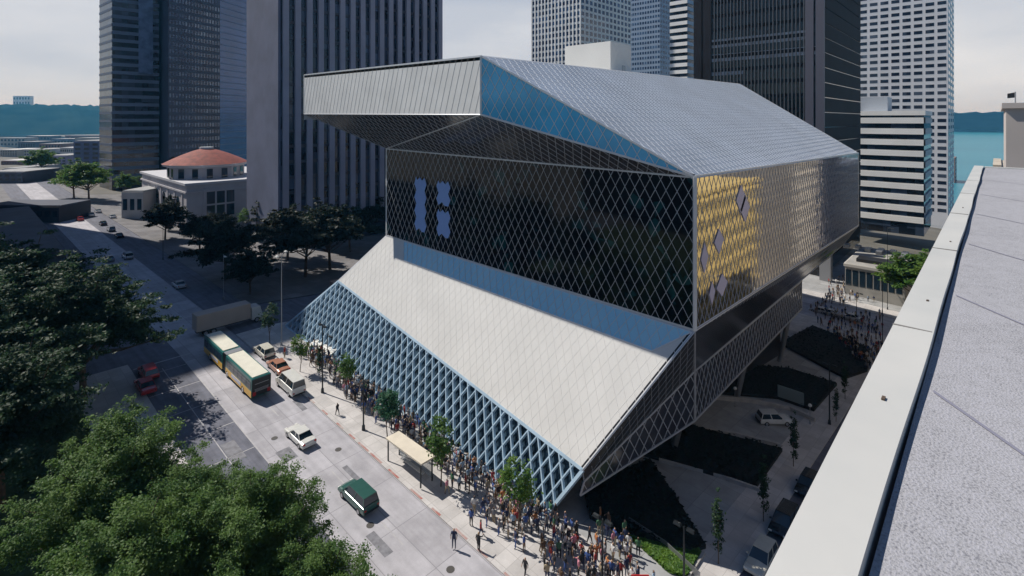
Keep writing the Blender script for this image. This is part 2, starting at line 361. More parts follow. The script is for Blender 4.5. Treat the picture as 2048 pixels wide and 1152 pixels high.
def facet(name, pts, base, bar, w=1.2, h=2.1, dirs=(1, -1), bw2=None, bw=.07, bd=.08, edge=.22, du=None, back=0, edgem=None, off=.0, edged=None, solid=.3):
    """one plane of the skin: a glazing sheet plus its diamond lattice and edge beams"""
    pts = [Vector(p) for p in pts]; n = (pts[1]-pts[0]).cross(pts[2]-pts[0]).normalized()
    if n.dot(CAM-pts[0]) < 0: n = -n
    du = Vector(du).normalized() if du else (n.cross(Vector((0, 0, 1)))).normalized()
    dv = n.cross(du).normalized()
    if dv.z < 0: dv = -dv
    if base:
        g = MB(); g.hexa([p-n*(back+solid) for p in pts], [p-n*back for p in pts]); kid(g.build(name+'_glazing', base))
    o = pts[0]; q = [((p-o).dot(du), (p-o).dot(dv)) for p in pts]
    umin, umax = min(a[0] for a in q), max(a[0] for a in q); vmin, vmax = min(a[1] for a in q), max(a[1] for a in q)
    b = MB(); off2 = off
    for sgn in dirs:
        if sgn == -1 and bw2: bw = bw2; bd = bd*.5
        d = (w/2, sgn*h/2); span = (vmax-vmin)*w/h
        u = umin-span-w; ext = umax+span+w
        u = math.floor(u/w)*w
        while u < ext:
            p = (u, vmin); r = clipseg(p, d, q)
            if r:
                A = o+du*(p[0]+d[0]*r[0])+dv*(p[1]+d[1]*r[0]); B = o+du*(p[0]+d[0]*r[1])+dv*(p[1]+d[1]*r[1])
                b.bar(A, B, bw, bd, n, off=off2+(.006 if sgn > 0 else 0))
            u += w
    kid(b.build(name+'_lattice', bar))
    if edge:
        e = MB()
        for A, B in zip(pts, pts[1:]+pts[:1]):
            e.bar(A, B, edge, edged or bd*1.6, n, off=off-.01)
        kid(e.build(name+'_edge_beam', edgem or bar))
    return n, du, dv
facet('avenue_face', [Ct, Cb, Lb, Lt], M['dark_glass'], M['bar_face'], bw=.042, bd=.05, edge=.28, edgem=M['bar_white'])
facet('street_face', [Ct, Rt, Rb, Cb], M['mirror'], M['bar_grey'], bw=.035, bd=.03, edge=.3, edgem=M['bar_white'])
facet('roof_slope', [Ct, Rt, K1, Ft], M['mesh_grey'], M['bar_roof'], bw=.10, bd=.03, edge=.35, bw2=.045, edgem=M['bar_white'])
facet('corner_wedge', [Ft, Fb, Ct], M['mesh_shade_blue'], M['bar_white'], bw=.055, bd=.06, edge=.22)
facet('fascia', [Ft, Fb, Sb, St], M['fascia'], M['fascia_rib'], bw=.04, bd=.02, edge=.22, w=1.1, h=3.4, dirs=(-1,), edgem=M['bar_white'])
facet('soffit_near', [Fb, Ct, Lt], M['soffit_glass'], M['bar_grey'], bw=.05, bd=.05, edge=.16, edgem=M['bar_white'])
facet('soffit_far', [Fb, Lt, Sb], M['soffit_glass'], M['bar_grey'], bw=.05, bd=.05, edge=.12)
facet('sloping_canopy', [Cb, Lb, Ef, En], M['mesh_white'], M['bar_slab'], bw=.04, bd=.012, edge=.25, edgem=M['bar_white'])
rg = [onplane(u, v, Bn, sn)+sn*.035 for u, v in ((808, 483), (808, 521), (1304, 702), (1384, 664))]  # added strip, shaped and tinted as the overhang's shadow on the canopy
facet('shade_strip', rg, M['shade_strip_blue'], M['bar_white'], bw=.05, bd=.04, edge=.10, solid=.05)
# open lattice: deep blades, glazing well behind it
dn = facet('open_lattice', [En, Ef, Bf, Bn], None, M['bar_blue'], bw=.13, bd=.42, edge=.32, off=-.42, edged=.46, edgem=M['bar_blue'], w=1.35, h=2.5)
g = MB(); q = -sn*.75
up = (En-Bn).normalized(); uf = (Ef-Bf).normalized()
pl = [En+q, Ef+q, Bf+q+uf*.6, Bn+q+up*.5]
g.hexa([p-sn*.15 for p in pl], pl); kid(g.build('inner_glazing', M['inner_glass']))
# north underside
Y2 = 24.2
Mm = P(1389, 742, Y=Y2); Mb = P(1389, 841, Y=Y2); Mr = P(1687, 489, Y=Y2); Br = P(1603, 617, Y=Y2); Mk = P(1603, 562, Y=Y2)
tipu = onplane(1168, 962, En, Vector((0, 1, 0))) ; tipl = P(1160, 990, Y=En.y+.2)
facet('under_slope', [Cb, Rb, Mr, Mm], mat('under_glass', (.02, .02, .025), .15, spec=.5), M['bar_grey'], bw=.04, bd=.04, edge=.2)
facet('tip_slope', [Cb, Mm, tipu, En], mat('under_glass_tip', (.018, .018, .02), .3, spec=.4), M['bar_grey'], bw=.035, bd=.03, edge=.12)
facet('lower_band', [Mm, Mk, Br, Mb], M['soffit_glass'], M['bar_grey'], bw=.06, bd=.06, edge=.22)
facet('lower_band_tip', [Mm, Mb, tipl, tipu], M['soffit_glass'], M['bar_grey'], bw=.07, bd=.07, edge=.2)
kid(MB().bar(Cb, Mm, .16, .12, (0, -1, 0)).bar(Mm, Mb, .2, .14, (0, -1, 0)).build('corner_mullion', M['bar_grey']))
kid(MB().bar(Ct, Cb, .36, .2, (-.7, -.7, 0)).build('corner_post', M['bar_white']))
# flat roof, back walls, penthouse
West = Rt.x; Kb = Vector((K1.x, 88.5, K1.z))
kid(MB().hexa([Ft-Vector((0, 0, .5)), K1-Vector((0, 0, .5)), Kb-Vector((0, 0, .5)), Vector((XF, St.y, St.z-.5))], [Ft-Vector((0, 0, .05)), K1-Vector((0, 0, .05)), Kb, Vector((XF, St.y, St.z-.05))]).build('flat_roof', M['mesh_white']))
kid(MB().prism([(XF, Sb.y), (XF+6, Sb.y-.2), (West, 76), (West, 88)], Sb.z-1, Sb.z+5).build('south_wall', M['mesh_grey']))
kid(MB().prism([(XC+.6, 24.5), (West-1, 24.5), (West-1, Lt.y-1), (XC+.6, Lt.y-1)], Cb.z+1, Ct.z-1).build('book_stack_core', M['black']))
Pc = P(1221, 82, Z=Ft.z+8.5)
def pent():
    b = MB(); z0 = Ft.z-.5; z1 = P(1221, 82, X=84).z; x0 = 84
    a = P(1221, 100, X=x0); l = P(1130, 100, X=x0); r = P(1262, 100, Y=a.y)
    b.box(x0, r.x, a.y, l.y, z0, z1); kid(b.build('penthouse', mat('penthouse', (.7, .7, .68), .6, var=.03, scale=.2)))
    kid(MB().box(r.x-3.4, r.x-2.2, a.y-.06, a.y+.02, z0+.5, z0+3.6).build('penthouse_door', M['metal_grey']))
    for u, w in ((1290, 4), (1330, 5)):
        p = P(u, 140, Y=52); kid(MB().box(p.x, p.x+w, 52, 54, z0, z0+1.7).build('roof_vent', M['lamp_white']))
pent()
# lower storeys under the overhang
kid(MB().prism([(46, 34), (110, 31), (112, 88), (46, 88)], -9, 9).build('ground_storey_wall', mat('base_wall', (.02, .02, .025), .3, var=.3, scale=.3)))
kid(MB().prism([(XC+4, 27), (West-6, 26), (West-6, 80), (XC+4, 70)], 8.8, Cb.z+.8).build('middle_storey_core', M['black']))
for x in (62, 84, 106):
    kid(MB().tube([(x, 30, gz(x, 30)), (x+2, 27.5, 9)], .45, 10).build('column', M['metal_grey']))
pw = mat('pink_wall', (.33, .27, .31), .7, var=.12, scale=.3)
kid(MB().prism([(112.5, 38), (124, 38), (124, 70), (112.5, 70)], -8.2, 3).build('lower_wall', pw))
p = PG(1652, 562)
kid(MB().box(p.x-1.4, p.x+1.4, p.y-1.5, p.y+1.5, gz(p.x, 30), Mr.z+2).build('pier', M['metal_grey']))
# blue panels on the avenue face: clusters of whole diamonds
def cluster(u0, u1, v0, v1, name, m, X=Lb.x-.05, w=1.2):
    a = P(u0, v0, X=X); c = P(u1, v1, X=X); y1, y0 = a.y, c.y; z1, z0 = a.z, c.z
    n = max(2, round((z1-z0)/2.1)); hgt = (z1-z0)/n; b = MB(); pts = []
    cw = (y1-y0)
    for k in range(n):
        zz = z0+k*hgt; pts += [(y0+cw*.16, zz), (y0, zz+hgt*.5)]
    pts += [(y0+cw*.16, z1), (y0+cw*.36, z1-.5), (y0+cw*.55, z1), (y0+cw*.75, z1-.5), (y0+cw*.86, z1)]
    for k in range(n-1, -1, -1):
        zz = z0+k*hgt; pts += [(y1, zz+hgt*.5), (y1-cw*.16, zz)]
    pts += [(y0+cw*.6, z0+.5), (y0+cw*.4, z0)]
    b.hexa([(X, p[0], p[1]) for p in pts], [(X-.03, p[0], p[1]) for p in pts]); kid(b.build(name, m))
cluster(829, 853, 353, 466, 'diamond_patch', M['panel_blue']); cluster(873, 901, 360, 414, 'diamond_patch', M['panel_blue']); cluster(873, 901, 417, 478, 'diamond_patch', M['panel_blue'])
def reflection_diamond(u, v, nw, nh, m, Y=YC-.05):
    c = P(u, v, Y=Y); b = MB(); w, h = .6*nw, 1.05*nh
    pts = [(c.x-w, c.z), (c.x, c.z-h), (c.x+w, c.z), (c.x, c.z+h)]
    b.hexa([(p[0], Y, p[1]) for p in pts], [(p[0], Y-.03, p[1]) for p in pts]); kid(b.build('diamond_patch', m))
for u, v, a, c in ((1482, 398, 2.6, 1.6), (1490, 416, 2.6, 1.6), (1438, 482, 2.2, 1.3), (1409, 516, 1.5, 1.5), (1444, 570, 2.6, 1.2), (1424, 586, 1.3, 1.2)): reflection_diamond(u, v, a, c, M['reflection_lilac'])  # reflections on the street face painted as lilac diamonds
# ================================================================== the roof the picture is taken from
hot = empty('hotel_building', (0, -10, -3), label='tall building whose flat grey gravel roof and white parapet fill the right edge', cat='building')
def hk(o): o.parent = hot; o.matrix_parent_inverse = Matrix.Translation(-Vector(hot.location)); return o
bz = 1.15; ZP = CZ-bz
yo = .364*bz+.01; yi = .222*bz; x1 = P(1951, 331, Z=ZP).x
rm = mat('roof_gravel', (.40, .40, .46), .95, spec=.2)
nt = rm.node_tree; L = nt.links.new; pb = nt.nodes['Principled BSDF']; tc = nt.nodes.new('ShaderNodeTexCoord')
n1 = nt.nodes.new('ShaderNodeTexNoise'); n1.inputs['Scale'].default_value = 120; n1.inputs['Detail'].default_value = 3; L(tc.outputs['Object'], n1.inputs[0])
n2 = nt.nodes.new('ShaderNodeTexNoise'); n2.inputs['Scale'].default_value = 14; n2.inputs['Detail'].default_value = 6; L(tc.outputs['Object'], n2.inputs[0])
ma = nt.nodes.new('ShaderNodeMath'); ma.operation = 'MULTIPLY_ADD'; L(n1.outputs['Fac'], ma.inputs[0]); ma.inputs[1].default_value = .75
mb_ = nt.nodes.new('ShaderNodeMath'); mb_.operation = 'MULTIPLY'; L(n2.outputs['Fac'], mb_.inputs[0]); mb_.inputs[1].default_value = .22; n3 = nt.nodes.new('ShaderNodeTexNoise'); n3.inputs['Scale'].default_value = .9; n3.inputs['Detail'].default_value = 7; L(tc.outputs['Object'], n3.inputs[0]); mc3 = nt.nodes.new('ShaderNodeMath'); mc3.operation = 'MULTIPLY_ADD'; L(n3.outputs['Fac'], mc3.inputs[0]); mc3.inputs[1].default_value = .2; L(mb_.outputs[0], mc3.inputs[2]); L(mc3.outputs[0], ma.inputs[2])
rr = nt.nodes.new('ShaderNodeValToRGB'); L(ma.outputs[0], rr.inputs[0]); e = rr.color_ramp.elements
e[0].position = .40; e[0].color = (.18, .18, .21, 1); e[1].position = .545; e[1].color = (.345, .345, .365, 1); e2 = rr.color_ramp.elements.new(.69); e2.color = (.40, .40, .44, 1)
L(rr.outputs[0], pb.inputs['Base Color']); bp = nt.nodes.new('ShaderNodeBump'); bp.inputs['Strength'].default_value = .5; bp.inputs['Distance'].default_value = .01; L(n1.outputs['Fac'], bp.inputs['Height']); L(bp.outputs[0], pb.inputs['Normal'])
hk(MB().box(-30, x1-.05, -30, yi-.01, ZP-.5, ZP-.04).build('roof_deck', rm))
b = MB()   # coping: a slightly wavy sheet-metal cap in lengths
xs_ = [-1+.25*i for i in range(int((x1+1)/.25)+1)]+[x1]
for i in range(len(xs_)-1):
    def dy(x): return .0022*math.sin(x*1.3)+.0015*math.sin(x*3.1+1)
    a, c = xs_[i], xs_[i+1]
    b.hexa([(a, yi+dy(a)*1.6, ZP-.25), (c, yi+dy(c)*1.6, ZP-.25), (c, yo, ZP-.25), (a, yo, ZP-.25)], [(a, yi+dy(a)*1.6, ZP+.004*math.sin(a*2)), (c, yi+dy(c)*1.6, ZP+.004*math.sin(c*2)), (c, yo, ZP), (a, yo, ZP)])
b.box(x1-.16, x1, -30, yi-.02, ZP-.3, ZP-.01)
cj = mat('coping_joint', (.22, .21, .2), .8)
for x in (1.2, 3.6, 6.0, 8.4, 10.8, 13.2): hk(MB().box(x, x+.012, yi+.003, yo+.003, ZP-.2, ZP+.0045).build('coping_joint', cj))
hk(b.build('parapet', M['parapet']))
for sx, ln in ((2.6, .1), (4.2, .07), (6.4, .06), (9, .05)):
    yy = (yi+yo)/2+rnd.uniform(-.02, .02); hk(MB().box(sx, sx+.03, yy-.006, yy+.006, ZP-.003, ZP+.006).build('coping_fixing', M['brown']))
seamm = mat('seam', (.22, .22, .28), .9)
for k, x in enumerate((2.9, 4.6, 6.6, 8.8, 11.2, 14)):
    sm = MB(); pts = [(x-j*.35+rnd.uniform(-.03, .03), yi-.05-j*.3) for j in range(12)]
    for a, c in zip(pts, pts[1:]): sm.poly([(a[0], a[1], ZP-.036), (a[0]+.025, a[1], ZP-.036), (c[0]+.025, c[1], ZP-.036), (c[0], c[1], ZP-.036)])
    hk(sm.build('roof_seam', seamm))
for x, y, l, w in ((1.9, -.28, .17, .03), (2.7, -.75, .1, .02), (2.3, -.2, .06, .015), (3.1, -1.0, .07, .02)):
    st = MB(); st.poly([(x-l, y-w, ZP-.035), (x-l*.3, y-w*2, ZP-.035), (x+l, y-w*.2, ZP-.035), (x+l*.2, y+w, ZP-.035), (x-l*.6, y+w*.8, ZP-.035)])
    hk(st.build('roof_patch', M['white_paint']))
hw = mat('hotel_wall', (.30, .22, .15), .8, var=.15, scale=1)
hk(MB().box(-30, x1-.03, -30, yo-.03, -8, ZP-.5).build('wall', hw))
windows(hot, wgrid((-28, yo-.03), (x1-1, yo-.03), 0, 34, 12, 10, .45, .6, (0, 1, 0)), M['car_glass'], 100, sill='all')
for o in hot.children:
    if o.name.startswith('window'): hk(o)
# ================================================================== towers and blocks
glassb = glassvar('tower_glass_blue', (.015, .03, .08), (.10, .18, .32))
glassd = glassvar('tower_glass_dark', (.008, .01, .016), (.05, .07, .11))
def tower(name, label, cat, core, m, base=None, group=None):
    cx = sum(p[0] for p in core[0])/len(core[0]); cy = sum(p[1] for p in core[0])/len(core[0])
    r = empty(name, (0, 0, 0), label=label, cat=cat, group=group)
    MB().prism(*core).build('wall', m, r); return r
def bands(r, a, c, z0, z1, n, frac, out, m, nm='spandrel', proud=.35, first=0):
    a = Vector((*a, 0)); c = Vector((*c, 0)); out = Vector(out); st = (z1-z0)/n
    for j in range(first, n):
        z = z0+st*j; q = out*proud; w = -out*.05
        lo = [a+w, c+w, c+q, a+q]
        MB().hexa([(p.x, p.y, z) for p in lo], [(p.x, p.y, z+st*frac) for p in lo]).build(nm, m, r)
def fins(r, a, c, z0, z1, n, wd, proud, out, m, nm='pier'):
    a = Vector((*a, 0)); c = Vector((*c, 0)); du = (c-a).normalized(); out = Vector(out)
    for i in range(n+1):
        p = a+(c-a)*(i/n); w = du*wd/2; q = [p-w-out*.05, p+w-out*.05, p+w+out*proud, p-w+out*proud]
        MB().hexa([(k.x, k.y, z0) for k in q], [(k.x, k.y, z1) for k in q]).build(nm, m, r)
# column tower (behind the library, left)
A = P(560, 475, Y=167); B_ = P(882, 300, Y=167); Cc = P(498, 470, X=A.x)
r = tower('office_tower', 'grey stone and glass tower with tall vertical columns behind the library', 'office tower', ([(A.x, A.y), (B_.x, A.y), (B_.x, Cc.y), (A.x, Cc.y)], -6, 125), glassvar('tower_windows', (.006, .01, .025), (.09, .12, .2), (3.8, 50, 3.9)))
cm = mat('column_stone', (.35, .35, .43), .75, var=.08, scale=.1)
MB().box(A.x-.8, A.x-.04, A.y-.5, Cc.y, -6, 126).build('side_wall', mat('side_stone', (.125, .14, .21), .8, var=.12, scale=.15), r)
fins(r, (A.x+1.5, A.y), (B_.x-1, A.y), 2, 125, 16, 1.85, 1.1, SY, cm, 'column')
bands(r, (A.x+1, A.y), (B_.x-.5, A.y), 4, 124, 24, .2, SY, mat('spandrel_dark', (.05, .05, .07), .4), proud=.25)
# left cluster, three towers
def at(u, d): 
    p = FW*d+RT*((u-CX)/FPX*d); return (p.x, p.y)
bm_ = mat('blue_spandrel', (.10, .15, .24), .5, var=.1, scale=.1)
a0, a1, a2 = at(199, 300), at(224, 285), at(318, 300)
r = tower('banded_tower', 'dark blue tower with pale horizontal floor bands at the left', 'office tower', ([a0, a1, a2, at(318, 345), at(199, 345)], -10, 170), glassd)
d1 = (Vector(a2)-Vector(a1)).normalized(); o1 = (d1.y, -d1.x, 0)
bands(r, a1, a2, 6, 169, 37, .42, o1, bm_)
d0 = (Vector(a1)-Vector(a0)).normalized(); bands(r, a0, a1, 6, 169, 37, .3, (d0.y, -d0.x, 0), mat('deep_blue', (.03, .05, .11), .4), proud=.2)
dq = [at(277, 291), at(306, 296)]; MB().prism([dq[0], dq[1], at(306, 303), at(277, 303)], 64, 170).build('bay', mat('bay_glass', (.10, .16, .28), .25, var=.3, scale=.3), r)
a0, a1, a2 = at(318, 305), at(337, 290), at(440, 320)
r = tower('gridded_tower', 'dark blue tower with a dense grid of small windows behind the church', 'office tower', ([a0, a1, a2, at(440, 350), at(318, 350)], -10, 175), mat('grid_wall', (.035, .05, .09), .5, var=.2, scale=.08))
d1 = (Vector(a2)-Vector(a1)).normalized(); 
windows(r, wgrid(a1, a2, 0, 174, 17, 42, .5, .55, (d1.y, -d1.x, 0)), glassvar('pane_blue', (.05, .08, .16), (.25, .32, .42)))
a1, a2 = at(438, 330), at(500, 360)
r = tower('smooth_blue_tower', 'smooth bright blue glass tower just left of the columned tower', 'office tower', ([a1, a2, at(500, 400), at(438, 400)], -10, 180), mat('smooth_blue', (.03, .11, .30), .2, spec=.7, var=.25, scale=.05))
d1 = (Vector(a2)-Vector(a1)).normalized()
bands(r, a1, a2, 2, 178, 44, .15, (d1.y, -d1.x, 0), mat('blue_band', (.06, .13, .27), .4), proud=.2)
wall_w = mat('pale_wall', (.90, .90, .88), .7, var=.05, scale=.1)
# white gridded tower centre
def corner_tower(name, label, uL, uC, uR, d, z0, z1, m, mr=None, **k):
    c = at(uC, d); X, Y = c
    l = P(uL, 100, X=X); rr_ = P(uR, 100, Y=Y)
    r = tower(name, label, 'office tower', ([(X, Y), (rr_.x, Y), (rr_.x, l.y), (X, l.y)], z0, z1), m)
    return r, (X, Y), (X, l.y), (rr_.x, Y)
r, c, l, q = corner_tower('white_gridded_tower', 'pale tower with square windows and a blue shaded side above the roof penthouse', 1064, 1161, 1262, 330, -25, 150, wall_w)
windows(r, wgrid(l, c, -20, 148, 14, 42, .62, .62, SX)+wgrid(c, q, -20, 148, 13, 42, .62, .62, SY), glassb)
fins(r, l, c, -20, 150, 14, .8, .5, SX, wall_w)
b2 = mat('blue_grey_wall', (.25, .33, .45), .6, var=.08, scale=.1)
r, c, l, q = corner_tower('blue_grey_tower', 'blue grey tower with fine windows right of the roof penthouse', 1230, 1320, 1360, 400, -30, 150, b2)
windows(r, wgrid(l, c, -26, 148, 18, 44, .6, .5, SX)+wgrid(c, q, -26, 148, 8, 44, .7, .5, SY), glassb, 100)
r, c, l, q = corner_tower('striped_tower', 'slim tower striped black and white with a blue glass side', 1340, 1375, 1402, 300, -25, 150, glassd)
bands(r, l, c, -20, 150, 42, .52, SX, wall_w)
bands(r, c, q, -20, 150, 42, .5, SY, mat('sky_band', (.18, .36, .55), .4))
# black tower
blk = mat('bronze_black', (.016, .015, .02), .7, var=.2, scale=.1, spec=.15)
r, c, l, q = corner_tower('black_tower', 'near black steel and glass tower behind the library roof', 1398, 1641, 1720, 165, -12, 140, glassvar('black_tower_glass', (.006, .007, .01), (.04, .05, .07), (50, 1.2, 4.9), .12, .8))
fins(r, (l[0], l[1]), c, -8, 138, 34, .28, .5, SX, mat('bronze_fin', (.12, .12, .13), .4, .3), 'mullion')
bands(r, l, c, -8, 138, 30, .25, SX, blk, proud=.2)
fins(r, l, (l[0], l[1]-3), -8, 140, 1, 3.4, .8, SX, blk, 'corner_pier'); fins(r, (c[0], c[1]+3), c, -8, 140, 1, 2.4, .8, SX, mat('corner_grey', (.09, .09, .12), .5), 'corner_pier')
bands(r, c, q, -8, 138, 30, .93, SY, blk, proud=.2)
row_grey = mat('pale_row_grey', (.30, .34, .40), .4, var=.3, scale=.6)  # paler grey rows across parts of the avenue-facing side
for z0_, h_, f0, f1 in ((44, 2.2, .02, .34), (49, 2.5, .02, .40), (54, 2.5, .0, .4), (59, 2.6, .0, 1), (33, 2.2, .02, .35), (64, 3, .0, .95)):
    a = Vector((*l, 0)); cc = Vector((*c, 0)); p0 = a+(cc-a)*f0; p1 = a+(cc-a)*f1
    MB().box(p0.x-.12, p0.x+.02, p1.y, p0.y, z0_, z0_+h_).build('pale_row', row_grey, r)
# white banded mid-rise
r, c, l, q = corner_tower('banded_midrise', 'white mid rise with black ribbon windows at the lower avenue', 1719, 1848, 1862, 232, -14, P(1848, 228, X=at(1848, 232)[0]).z, glassd)
zt = P(1848, 224, X=c[0]).z; zb = P(1848, 448, X=c[0]).z
st_ = (zt-zb)/10.5
bands(r, l, c, zb, zt, 1, .5*10.5/10.5/10, SX, wall_w)
for j in range(10):
    z = zb+j*(zt-zb-.55*st_)/9.5
    MB().box(c[0]-.5, c[0]+.05, c[1]-.5, l[1], z, z+st_*.56).build('spandrel', wall_w, r)
    MB().box(c[0]-.5, q[0], c[1]-.5, c[1]+.05, z, z+st_*.56).build('side_spandrel', mat('side_band', (.4, .48, .55), .6) if j == 0 else bpy.data.materials['side_band'], r)
MB().box(c[0]-.5, q[0], c[1]-.5, l[1], zt-st_*.3, zt+.6).build('cornice', wall_w, r)
pb0 = P(1720, 195, X=c[0]+8); pb1 = P(1775, 195, X=c[0]+8)
MB().box(c[0]+8, c[0]+22, pb1.y, pb0.y, zt, pb0.z).build('plant_room', mat('plant_grey', (.36, .40, .46), .7), r)
# tall white gridded tower, right
r, c, l, q = corner_tower('pale_highrise', 'tall pale highrise with rows of dark punched windows by the bay', 1716, 1896, 1908, 330, -40, 150, mat('highrise_wall', (.70, .71, .74), .7, var=.05, scale=.1))
windows(r, wgrid(l, c, -22, 146, 8, 38, .72, .48, SX)+wgrid(c, q, -22, 146, 3, 38, .6, .5, SY), glassvar('punched', (.012, .014, .028), (.10, .12, .16), (4, 4, 4.4)))
# right edge building with a flag
b5 = mat('beige_stone', (.50, .45, .42), .8, var=.06, scale=.2)
X5 = 60.0; p0 = P(2012, 212, X=X5)
r = tower('beige_building', 'plain beige building top beyond the roof at the right edge', 'building', ([(X5, p0.y), (X5+22, p0.y), (X5+22, p0.y-30), (X5, p0.y-30)], -6, p0.z), b5)
MB().box(X5-.3, X5+22.3, p0.y-30, p0.y+.25, p0.z-.2, p0.z+.25).build('cornice', b5, r)
for i in range(3): MB().box(X5-.06, X5+.02, p0.y-4-i*3, p0.y-2.6-i*3, 33, 35.2).build('window', M['car_glass'], r)
f = empty('flagpole', (X5+2, p0.y-.6, p0.z+.25), label='small dark flag on a pole on the beige building', cat='flag')
MB().cyl((0, 0, 0), .05, 1.0, 6).build('pole', M['metal_grey'], f); MB().hexa([(0, 0, .5), (0, .5, .45), (0, .5, .85), (0, 0, .95)], [(.03, 0, .5), (.03, .5, .45), (.03, .5, .85), (.03, 0, .95)]).build('flag', M['metal_dark'], f)
# brick block by the water
c = at(1910, 560); 
r = tower('brick_block', 'small red and white brick block near the waterfront', 'building', ([c, (c[0]+30, c[1]), (c[0]+30, c[1]+25), (c[0], c[1]+25)], -45, P(1910, 316, X=c[0]).z), mat('brick_far', (.28, .17, .15), .8, var=.2, scale=.1))
windows(r, wgrid((c[0]+30, c[1]), c, -44, P(1910, 320, X=c[0]).z, 6, 10, .55, .5, SY)+wgrid((c[0], c[1]+25), c, -44, -3, 5, 10, .55, .5, SX), mat('white_win', (.55, .55, .55), .5))
# reflected blocks across the side street, on its north side
gold = mat('gold_brick', (.60, .43, .15), .75, var=.12, scale=.6); greyb = mat('grey_front', (.33, .33, .33), .7, var=.2, scale=.3)
wd = M['car_glass']
def north(name, label, x0, x1, h, m, nc, nr, dpth=25, yf=.3, ww=.42, wh=.55):
    r = tower(name, label, 'building', ([(x0, yf), (x1, yf), (x1, yf-dpth), (x0, yf-dpth)], -14, h), m)
    z0 = gz((x0+x1)/2, 0)+3
    windows(r, wgrid((x0, yf), (x1, yf), z0, h-1.5, nc, nr, ww, wh, (0, 1, 0)), wd, 100, sill='all')
    MB().box(x0-.2, x1+.2, yf-1, yf+.5, h-.6, h+.4).build('cornice', m, r); return r
north('gold_brick_building', 'golden brick building mirrored in the near part of the glass side face', 105, 149, 22, gold, 15, 7, 25, -4, .5, .6)
north('grey_slab_building', 'grey office block mirrored above the golden brick building', 95, 150, 39, greyb, 14, 9, 30, -31, .6, .5)
north('cream_building', 'cream block mirrored in the far part of the glass side face', 168, 196, 27, mat('cream', (.5, .44, .36), .8, var=.15, scale=.3), 8, 10)
north('lilac_building', 'lilac grey block mirrored at the far end of the glass side face', 198, 230, 24, mat('lilac', (.38, .36, .42), .7, var=.2, scale=.3), 9, 13)
north('pale_blue_building', 'pale blue glass block mirrored at the last bay of the glass side', 232, 290, 20, mat('pblue', (.28, .36, .45), .3, var=.2, scale=.2), 12, 9)
# off-frame blocks east of the avenue that shade it
sh = mat('east_block', (.22, .2, .19), .8, var=.1, scale=.2)
tower('avenue_east_tower', 'tall block east of the avenue whose shade falls across the road', 'building', ([(-60, 238), (9, 238), (11, 280), (-60, 280)], 0, 186), sh)
tower('avenue_low_building', 'dark low building at the left edge of the shaded avenue', 'building', ([(-40, 142), (15.8, 142), (15.8, 222), (-40, 222)], 0, 11), mat('dark_low', (.05, .055, .07), .8, var=.2, scale=.2))
tower('courthouse_building', 'broad dark block behind the park trees east of the avenue', 'building', ([(-110, 20), (-75, 20), (-75, 120), (-110, 120)], 0, 44), sh)
# ================================================================== church
ch = empty('church', (0, 0, 0), label='pale stone church with a low red tiled dome roof on an octagonal drum', cat='church')
stn = mat('church_stone', (.46, .44, .46), .8, var=.07, scale=.2)
cA = P(373, 455, X=53.5); X0, Y0 = 53.5, cA.y; yl = P(284, 400, X=X0).y; ztop = P(373, 371, X=X0).z
MB().box(X0, 92, Y0, yl, -3, ztop).build('wall', stn, ch)
MB().box(X0-.5, 92, Y0-.5, yl+.5, ztop-2.8, ztop-2.2).build('lower_cornice', stn, ch)
MB().box(X0-.7, 92, Y0-.7, yl+.7, ztop-.1, ztop+.7).build('cornice', mat('church_cornice', (.5, .5, .53), .8), ch)
for k in range(6): MB().box(X0-.25, X0+.1, Y0+4+k*9, Y0+5.4+k*9, 1, ztop-3).build('pilaster', stn, ch)
for k, (uu, w) in enumerate(((441, 9.5),)):
    x = P(uu, 420, Y=Y0).x; f = MB().box(x-w/2-.7, x+w/2+.7, Y0-.3, Y0+.05, 3.5, 14.2).build('window_frame', stn, ch)
    for i in range(3):
        MB().box(x-w/2+i*w/3+.3, x-w/2+(i+1)*w/3-.3, Y0-.4, Y0-.2, 4.2 if i else 4.2, 8.2).build('window', M['car_glass'], ch)
        MB().box(x-w/2+i*w/3+.3, x-w/2+(i+1)*w/3-.3, Y0-.4, Y0-.2, 8.8, 13.4).build('window', M['car_glass'], ch)
for i in range(5):
    y = Y0+8+i*9; b = MB(); b.box(X0-.12, X0+.05, y, y+3.6, 3, 9.5); b.cyl((X0-.12, y+1.8, 9.5), 1.8, .17, 16, axis='x'); b.build('arched_window', M['car_glass'], ch)
ctr = P(413, 330, X=66); cx, cy = ctr.x, ctr.y; dd = FW.dot(Vector((cx, cy, 0)))
Rr = 73*dd/FPX; ze = CZ-(325-HY)*dd/FPX; za = CZ-(297-HY)*dd/FPX
def ring(r, z, n=8, ph=math.pi/8): return [(cx+r*math.cos(ph+2*math.pi*i/n), cy+r*math.sin(ph+2*math.pi*i/n), z) for i in range(n)]
MB().hexa(ring(Rr*.92, ztop-.5), ring(Rr*.92, ze-.3)).build('drum', stn, ch)
MB().hexa(ring(Rr*1.02, ze-.9), ring(Rr*1.05, ze)).build('eaves', bpy.data.materials['church_cornice'], ch)
rd = mat('red_tile', (.24, .06, .045), .8, var=.25, scale=.6)
nseg = 24; b = MB(); prof = [(1.03, 0), (.8, .32), (.55, .62), (.32, .85), (.16, .97)]
rings = [ring(Rr*a, ze+.02+(za-ze)*h, nseg, 0) for a, h in prof]
for a_, c_ in zip(rings, rings[1:]):
    for i in range(nseg): b.poly([a_[i], a_[(i+1) % nseg], c_[(i+1) % nseg], c_[i]])
b.poly(rings[-1]); b.build('dome_roof', rd, ch, smooth=True)
MB().hexa(ring(Rr*.17, za-.6, 12), ring(Rr*.17, za+.6, 12)).build('lantern', mat('lantern', (.5, .55, .58), .5), ch)
